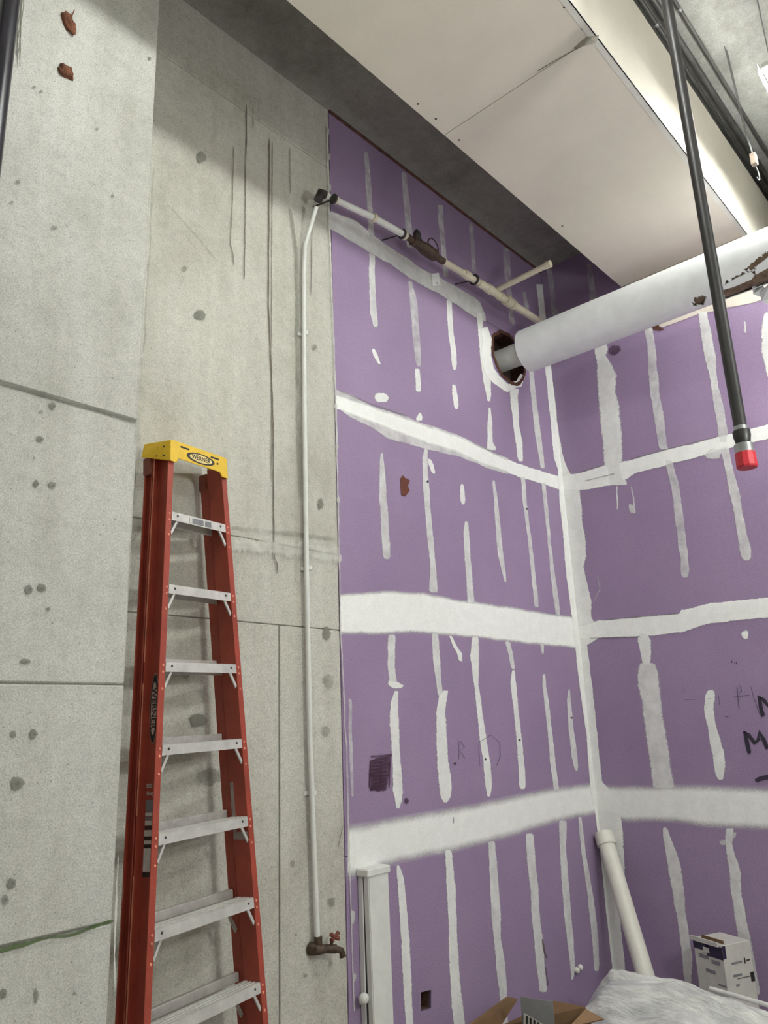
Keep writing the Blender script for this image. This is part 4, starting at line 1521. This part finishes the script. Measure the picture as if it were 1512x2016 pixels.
# ------------------------------------------------------------------ conduits under the deck, along the bulkhead
M_COND = plain('grey_conduit', (.10, .095, .09), .5, .3, var=.3)
for k, (cy, r, lab) in enumerate(((-1.640, .015, 'dark conduit under the ceiling deck nearest the bulkhead face'),
                                  (-1.700, .021, 'thicker dark conduit under the deck, second from the bulkhead'),
                                  (-1.790, .012, 'thin grey conduit under the deck, third from the bulkhead'))):
    z = ZD - r - .014
    c = (0, cy, z)
    o = empty('conduit', (-.9, c[1], z))
    tag(o, lab, 'conduit')
    kk = [tube_obj('conduit_length', [(-8.9, c[1], z), (XE - .003, c[1], z)], r, M_COND, None, 16)]
    for x in (-5.4, -3.2, -1.25):
        bm = bmesh.new()
        tube(bm, [(x - .012, c[1], z), (x + .012, c[1], z)], r + .003, 16)
        box(bm, (x - .012, c[1] - .004, z + r - .002), (x + .012, c[1] + .004, ZD - .001))
        kk.append(obj('conduit_clamp', bm, M_GALV, None))
    settle(o, kk)

# junction box hanging on wires from the deck, by the right edge
jc = Vector(at(1, -1.92, 1484, 314))
jb = empty('junction_box', tuple(jc))
tag(jb, 'small pale junction box dangling on white wires under the deck', 'box')
bm = bmesh.new()
box(bm, jc + Vector((-.022, -.018, -.04)), jc + Vector((.022, .018, .04)), .004)
ob = obj('box_body', bm, plain('pale_box', (.24, .19, .155), .5), None)
kk = [ob]
for dx, dx2 in ((-.012, -.05), (.006, -.02), (.014, .0)):
    kk.append(tube_obj('wire', [jc + Vector((dx, 0, .038)), jc + Vector((dx2, .01, .2)), (jc.x + dx2, jc.y + .03, ZD)], .0025, M_WIRE, None, 6))
pts = [jc + Vector((.01 + .05 * math.sin(a), 0, -.04 - .05 * (1 - math.cos(a)))) for a in [i * .35 for i in range(11)]]
kk.append(tube_obj('wire', pts, .003, M_WIRE, None, 6))
settle(jb, kk)

# ------------------------------------------------------------------ lamps
def tube_lamp(name, x0, x1, y, z, mat, label, group=None, shade=True):
    o = empty(name, ((x0 + x1) / 2, y, ZD))
    tag(o, label, 'lamp', group)
    kk = []
    bm = bmesh.new()
    tube(bm, [(x0, y, z), (x1, y, z)], .022, 14)
    kk.append(obj('lamp_tube', bm, mat, None, True))
    bm = bmesh.new()
    box(bm, (x0 + .02, y - .016, z + .045), (x1 - .02, y + .016, z + .075), .004)
    kk.append(obj('lamp_housing', bm, M_PIPEW, None))
    if shade:
        bm = bmesh.new()
        box(bm, (x0, y + .045, z - .002), (x1, y + .048, z + .075))  # lip added to keep direct light off the upper bulkhead face
        kk.append(obj('added_shade_lip', bm, M_PIPEW, None))
    for x in (x0 + .15, x1 - .15):
        kk.append(tube_obj('lamp_chain', [(x, y, z + .07), (x, y, ZD)], .004, M_GALV, None, 6))
    for x in (x0, x1):
        s_ = 1 if x == x0 else -1
        bm = bmesh.new()
        box(bm, (min(x - .004 * s_, x + .03 * s_), y - .03, z + .018), (max(x - .004 * s_, x + .03 * s_), y + .03, z + .05), .003)
        kk.append(obj('lamp_socket', bm, M_PIPEW, None))
    settle(o, kk)
    return o


tube_lamp('tube_light', -1.285, -.06, -2.19, 5.26, M_TUBE_NEAR, 'bright tube light hung under the deck at the right edge', None)
tube_lamp('tube_light', -4.3, -3.08, -2.19, 5.26, M_TUBE_ROOM, 'tube light hung beside the bulkhead above the frame, over the ladder side', None)
tube_lamp('tube_light', -7.2, -5.98, -2.3, 5.26, M_TUBE_FAR, 'tube light hung beside the bulkhead behind the photographer', None)
tube_lamp('tube_light', -3.0, -1.8, -5.2, 4.9, M_TUBE_ROOM, 'tube light in the open room, nearest the right wall', None)
tube_lamp('tube_light', -7.0, -5.8, -5.6, 4.9, M_TUBE_FAR, 'tube light in the open room, nearest the far side wall', None)

WX, WY = -2.9, -3.9
wk = empty('fill_light', (WX, WY, 0))  # added fill globe, never in view, brightens the bulkhead from below
tag(wk, 'added fill globe on a tripod stand outside the frame, brightening the bulkhead underside', 'lamp')
kk = []
hd_ = Vector((WX, WY, 2.75))
kk.append(tube_obj('stand_pole', [(WX, WY, .02), hd_ + Vector((0, 0, -.24))], .018, M_DARK, None, 12))
for k in range(3):
    a = k * 2.094
    kk.append(tube_obj('leg', [(WX, WY, .5), (WX + .4 * math.cos(a), WY + .4 * math.sin(a), .012)], .012, M_DARK, None, 8))
bm = bmesh.new()
tube(bm, [hd_ + Vector((0, 0, .25 * math.sin(t))) for t in (-1.4, -1.0, -.5, 0, .5, 1.0, 1.4)], [.25 * math.cos(t) for t in (-1.4, -1.0, -.5, 0, .5, 1.0, 1.4)], 20)
kk.append(obj('lamp_globe', bm, M_GLOBE_FILL, None, True))
settle(wk, kk)

# hooded lamp added out of view to make the glow on the right wall
cl0, cl1 = Vector((-.38, -2.42, 3.98)), Vector((0, -1.62, 3.25))
cd, cs, ct = frame_of(cl1 - cl0)
cl = empty('wall_glow_lamp', (cl0.x, cl0.y, ZD))
tag(cl, 'added hooded lamp right of the frame, making the glow on the right wall', 'lamp')
bm = bmesh.new()
tube(bm, [cl0 - cd * .02, cl0 + cd * .16], [.05, .11], 20, caps=False)
bm.faces.new([v for v in bm.verts][:20])
kk = [obj('lamp_hood', bm, M_PIPEW, None)]
bm = bmesh.new()
bmesh.ops.create_uvsphere(bm, u_segments=14, v_segments=10, radius=.034, matrix=Matrix.Translation(cl0 + cd * .05))
kk.append(obj('lamp_bulb', bm, M_WALL_GLOW, None, True))
kk.append(tube_obj('lamp_cord', [cl0 - cd * .015, cl0 - cd * .06 + Vector((0, 0, .06)), (cl0.x, cl0.y - .06, ZD)], .004, M_DARK, None, 6))
settle(cl, kk)

# ------------------------------------------------------------------ white surface raceway standing at the wall below
rw = empty('cable_raceway', (-2.40, -.05, 0))
tag(rw, 'white upright metal raceway with end cap at the left end of the purple wall', 'raceway')
zt = 1.155
kk = []
bm = bmesh.new()
box(bm, (-2.476, -.034, 0), (-2.322, -.001, zt), .003)
kk.append(obj('back_channel', bm, M_PIPEW, None))
bm = bmesh.new()
a = [(-2.462, -.075, 0), (-2.330, -.075, 0), (-2.330, -.042, 0), (-2.462, -.042, 0)]
b = [(-2.476, -.075, zt), (-2.332, -.075, zt), (-2.332, -.038, zt), (-2.476, -.038, zt)]
sweep(bm, a, b)
bmesh.ops.bevel(bm, geom=bm.edges[:], offset=.004, segments=2, affect='EDGES')
kk.append(obj('front_cover', bm, M_PIPEW, None))
bm = bmesh.new()
box(bm, (-2.472, -.0425, 0), (-2.335, -.0335, zt - .01))
kk.append(obj('dark_gap', bm, M_DARK, None))
bm = bmesh.new()
box(bm, (-2.486, -.082, zt - .030), (-2.322, -.0, zt + .005), .005)
kk.append(obj('end_cap', bm, M_PIPEW, None))
bm = bmesh.new()
bmesh.ops.create_uvsphere(bm, u_segments=14, v_segments=10, radius=.024, matrix=Matrix.Translation((-2.498, -.045, .615)))
tube(bm, [(-2.498, -.02, .60), (-2.470, -.02, .60)], .016, 12)
kk.append(obj('cable_connector', bm, M_PIPEW, None, True))
settle(rw, kk)
rw['category'] = 'raceway'

# outlet hole lining
bm = bmesh.new()
o4 = [(-2.045, .437), (-1.966, .431), (-1.958, .512), (-2.040, .520)]
va_ = [bm.verts.new((x, .0, z)) for x, z in o4]
vb_ = [bm.verts.new((x, .1, z)) for x, z in o4]
for k in range(4):
    bm.faces.new((va_[k], va_[(k + 1) % 4], vb_[(k + 1) % 4], vb_[k]))
bm.faces.new(vb_)
obj('outlet_box', bm, plain('outlet_box', (.12, .06, .04), .8, var=.5, scale=40), wall_left)

# ------------------------------------------------------------------ white drain pipe leaning in the corner
top = Vector((-.078, -.078, 1.005))
bot = Vector((-.415, -.481, .045))
dpv = empty('drain_pipe', tuple(bot))
tag(dpv, 'white plastic drain pipe leaning into the corner of the purple walls', 'pipe')
dv = (top - bot).normalized()
kk = [tube_obj('pipe_length', [bot, top], .056, M_PIPEC, None, 28)]
kk[0].data.materials[0] = plain('drain_white', (.74, .725, .645), .45, var=.05)
kk.append(tube_obj('pipe_coupling', [top - dv * .05, top - dv * .048, top + dv * .035, top + dv * .036, top + dv * .036 - dv * .02], [.057, .066, .066, .056, .052], kk[0].data.materials[0], None, 28))
settle(dpv, kk)

# ------------------------------------------------------------------ cardboard box
bx_ = empty('cardboard_box', (-1.62, -.50, 0))
tag(bx_, 'open brown cardboard box with raised flaps under the purple wall', 'box')


def sheet(name, pts, t, mat, label=None):
    bm = bmesh.new()
    vs = [bm.verts.new(p) for p in pts]
    bm.faces.new(vs)
    nrm = (vs[1].co - vs[0].co).cross(vs[2].co - vs[0].co).normalized() * t
    ex = bmesh.ops.extrude_face_region(bm, geom=bm.faces[:])
    bmesh.ops.translate(bm, verts=[g for g in ex['geom'] if isinstance(g, bmesh.types.BMVert)], vec=nrm)
    o = obj(name, bm, mat, None)
    if label:
        o['label'] = label
    return o


h = .29
c0, c1, c2, c3 = (-1.93, -.42), (-1.62, -.17), (-1.30, -.52), (-1.60, -.80)
kk = []
for (a, b) in ((c0, c1), (c1, c2), (c2, c3), (c3, c0)):
    kk.append(sheet('box_side', [(*a, 0.0), (*b, 0.0), (*b, h), (*a, h)], .005, M_CARD))
kk.append(sheet('box_bottom', [(*c0, .003), (*c1, .003), (*c2, .003), (*c3, .003)], .004, M_CARD))


def w(px, py, z):
    return tuple(at(2, z, px, py))


# flaps: far left one stands up, right ones splay
kk.append(sheet('box_flap', [(*c0, h), (*c1, h), w(1018, 1966, .37), w(997, 1962, .375), w(905, 2030, .345)], .005, M_CARD))
kk.append(sheet('box_flap', [(*c1, h), (*c2, h), w(1152, 1982, .36), w(1090, 1970, .36)], .005, M_CARD))
kk.append(sheet('box_flap', [(*c2, h), (*c3, h), w(1120, 2022, .40), w(1153, 1986, .37), w(1190, 2006, .33)], .005, M_CARDL))
kk.append(sheet('box_flap', [(*c3, h), (*c0, h), (-2.0, -.70, .20), (-1.80, -.88, .20)], .005, M_CARDL))
settle(bx_, kk)
gb = empty('grey_packing_board', (-1.60, -.38, .02))
tag(gb, 'flat grey packing board with a striped label standing in the cardboard box', 'board')
pa, pb = Vector(w(1024, 1962, .46)), Vector(w(1088, 1972, .455))
bn = (pb - pa).cross(Vector((0, 0, 1))).normalized()
if bn.dot(Vector(CP) - pa) < 0:
    bn = -bn


def wb(px, py, off):
    """photo point on the upright packing board, off metres in front of it"""
    q = Vector(ray(px, py))
    c = Vector(CP)
    t = (pa + bn * off - c).dot(bn) / q.dot(bn)
    return tuple(c + q * t)


kk = [sheet('board_sheet', [tuple(pa), tuple(pb), (pb.x, pb.y, .02), (pa.x, pa.y, .02)], .005, M_GREYC),
      sheet('striped_label', [wb(1031, 1994, .008), wb(1072, 2018, .008), wb(1072, 2044, .008), wb(1030, 2044, .008)], .002, M_BOXW)]
for k in range(5):
    x = 1036 + k * 7.5
    y0 = 1999 + k * 4.2
    kk.append(sheet('label_stripe', [wb(x, y0, .012), wb(x + 3, y0 + 1.5, .012), wb(x + 3, 2042, .012), wb(x, 2042, .012)], .001, M_PRINT))
settle(gb, kk)

# ------------------------------------------------------------------ heap of clear plastic sheeting
bm = bmesh.new()
nx, ny = 90, 110
X0, X1, Y0, Y1 = -1.22, -.50, -.14, -1.80
gv = []
for j in range(ny + 1):
    row = []
    for i in range(nx + 1):
        s, t = i / nx, j / ny
        x = X0 + (X1 - X0) * s
        y = Y0 + (Y1 - Y0) * t
        ridge = -.80 + .06 * math.sin(y * 2)
        dx = (x - ridge) / (.44 if x < ridge else .33)
        env = max(0, 1 - dx * dx) ** .8
        ends = min(1, t / .17) ** .8 * (1 - .95 * max(0, t - .45)) * min(1, (1 - t) / .15) ** .5
        z = .315 * env * ends
        fold = 1 - abs(mnoise.noise((x * 5.5 + y * .9, y * .7, 2.0))) * 2
        fold2 = 1 - abs(mnoise.noise((x * 12 + y * 1.5, y * 1.3, 7.0))) * 2
        crk = mnoise.noise((x * 22, y * 9, 4.0))
        z += (.072 * fold + .040 * fold2 + .010 * crk) * (env * ends) ** .4
        x += .02 * mnoise.noise((y * 6, x * 6, 1))
        y += .05 * mnoise.noise((x * 5, 3, y * 2)) * (1 if 0 < j < ny else .4)
        row.append(bm.verts.new((x, y, max(.003, z))))
    gv.append(row)
for j in range(ny):
    for i in range(nx):
        bm.faces.new((gv[j][i], gv[j][i + 1], gv[j + 1][i + 1], gv[j + 1][i]))
sh = obj('plastic_sheeting', bm, M_PLASTIC, None, True)
tag(sh, 'crumpled heap of whitish clear plastic sheeting in the corner by the right wall', 'plastic')

# thin white strip lying over the sheeting
a, b = Vector(at(0, -.60, 1398, 1946)), Vector(at(0, -.66, 1530, 1984))
st_ = tube_obj('trim_strip', [a, b], .012, M_PIPEW, None, 12)
tag(st_, 'thin white plastic strip lying behind the sheeting under the small carton', 'strip')

# ------------------------------------------------------------------ small white carton by the right wall
sb = empty('small_carton', (-.24, -.80, 0.0))
tag(sb, 'small white printed carton with dark top standing by the right wall', 'box')
NR, NL = Vector((-.403, -.912, 0)).normalized(), Vector((-.912, .403, 0)).normalized()
FC = Vector(at(0, -.36, 1421, 1862))
HT, WB = FC.z, .225
FC.z = 0


def cq(side, s0, s1, z0, z1, out, th=.0015):
    """block on a face: s runs from the outer edge of the face to the front edge (side L) or away from it (side R)"""
    d, nn = (-NR, NL) if side == 'L' else (-NL, NR)
    f = (lambda s_: FC + d * WB * (1 - s_)) if side == 'L' else (lambda s_: FC + d * WB * s_)
    a, b = f(s0) + nn * out, f(s1) + nn * out
    return [(p.x, p.y, z) for p, z in ((a, z0), (b, z0), (b, z1), (a, z1))]


bm = bmesh.new()
cs_ = [FC, FC - NL * WB, FC - NL * WB - NR * WB, FC - NR * WB]
sweep(bm, [(c.x, c.y, .002) for c in cs_], [(c.x, c.y, HT) for c in cs_])
bmesh.ops.bevel(bm, geom=bm.edges[:], offset=.003, segments=1, affect='EDGES')
kk = [obj('carton_body', bm, M_BOXW, None)]
kk.append(sheet('lid_flap', cq('L', -.06, .9, HT - .012, HT + .012, .004), .010, M_BOXW))
kk.append(sheet('lid_inside', cq('L', .2, .95, HT + .002, HT + .020, -.03), .004, M_CARD))
for nm_, sd, s0, s1, z0, z1, mt in (('printed_band', 'L', 0, .55, -.055, -.012, M_NAVY), ('printed_band', 'L', .45, 1.0, -.078, -.012, M_NAVY), ('printed_notch', 'L', .34, .55, -.062, -.034, M_BOXW),
                                ('printed_band', 'R', 0, .10, -.070, -.004, M_NAVY), ('printed_bar', 'L', .16, .48, -.098, -.078, M_LABELG), ('printed_bar', 'L', .58, .86, -.112, -.092, M_LABELG),
                                ('printed_bar', 'L', .34, .66, -.168, -.150, M_LABELG), ('printed_bar', 'R', .25, .62, -.106, -.097, M_LABELG), ('printed_bar', 'R', .70, .74, -.115, -.085, M_PRINT),
                                ('printed_bar', 'R', .78, .90, -.104, -.097, M_PRINT), ('printed_bar', 'R', .25, .55, -.172, -.160, M_LABELG), ('printed_bar', 'R', .38, .9, -.186, -.183, M_PRINT),
                                ('printed_bar', 'R', .85, .98, -.215, -.165, M_PRINT), ('printed_bar', 'L', .7, .98, -.220, -.212, M_LABELG), ('printed_bar', 'R', .3, .42, -.222, -.212, M_LABELG)):
    out = .0035 if nm_ == 'printed_notch' else .0012
    kk.append(sheet(nm_, cq(sd, s0, s1, HT + z0, HT + z1, out), .001, mt))
settle(sb, kk)

print('objects', len(bpy.data.objects))
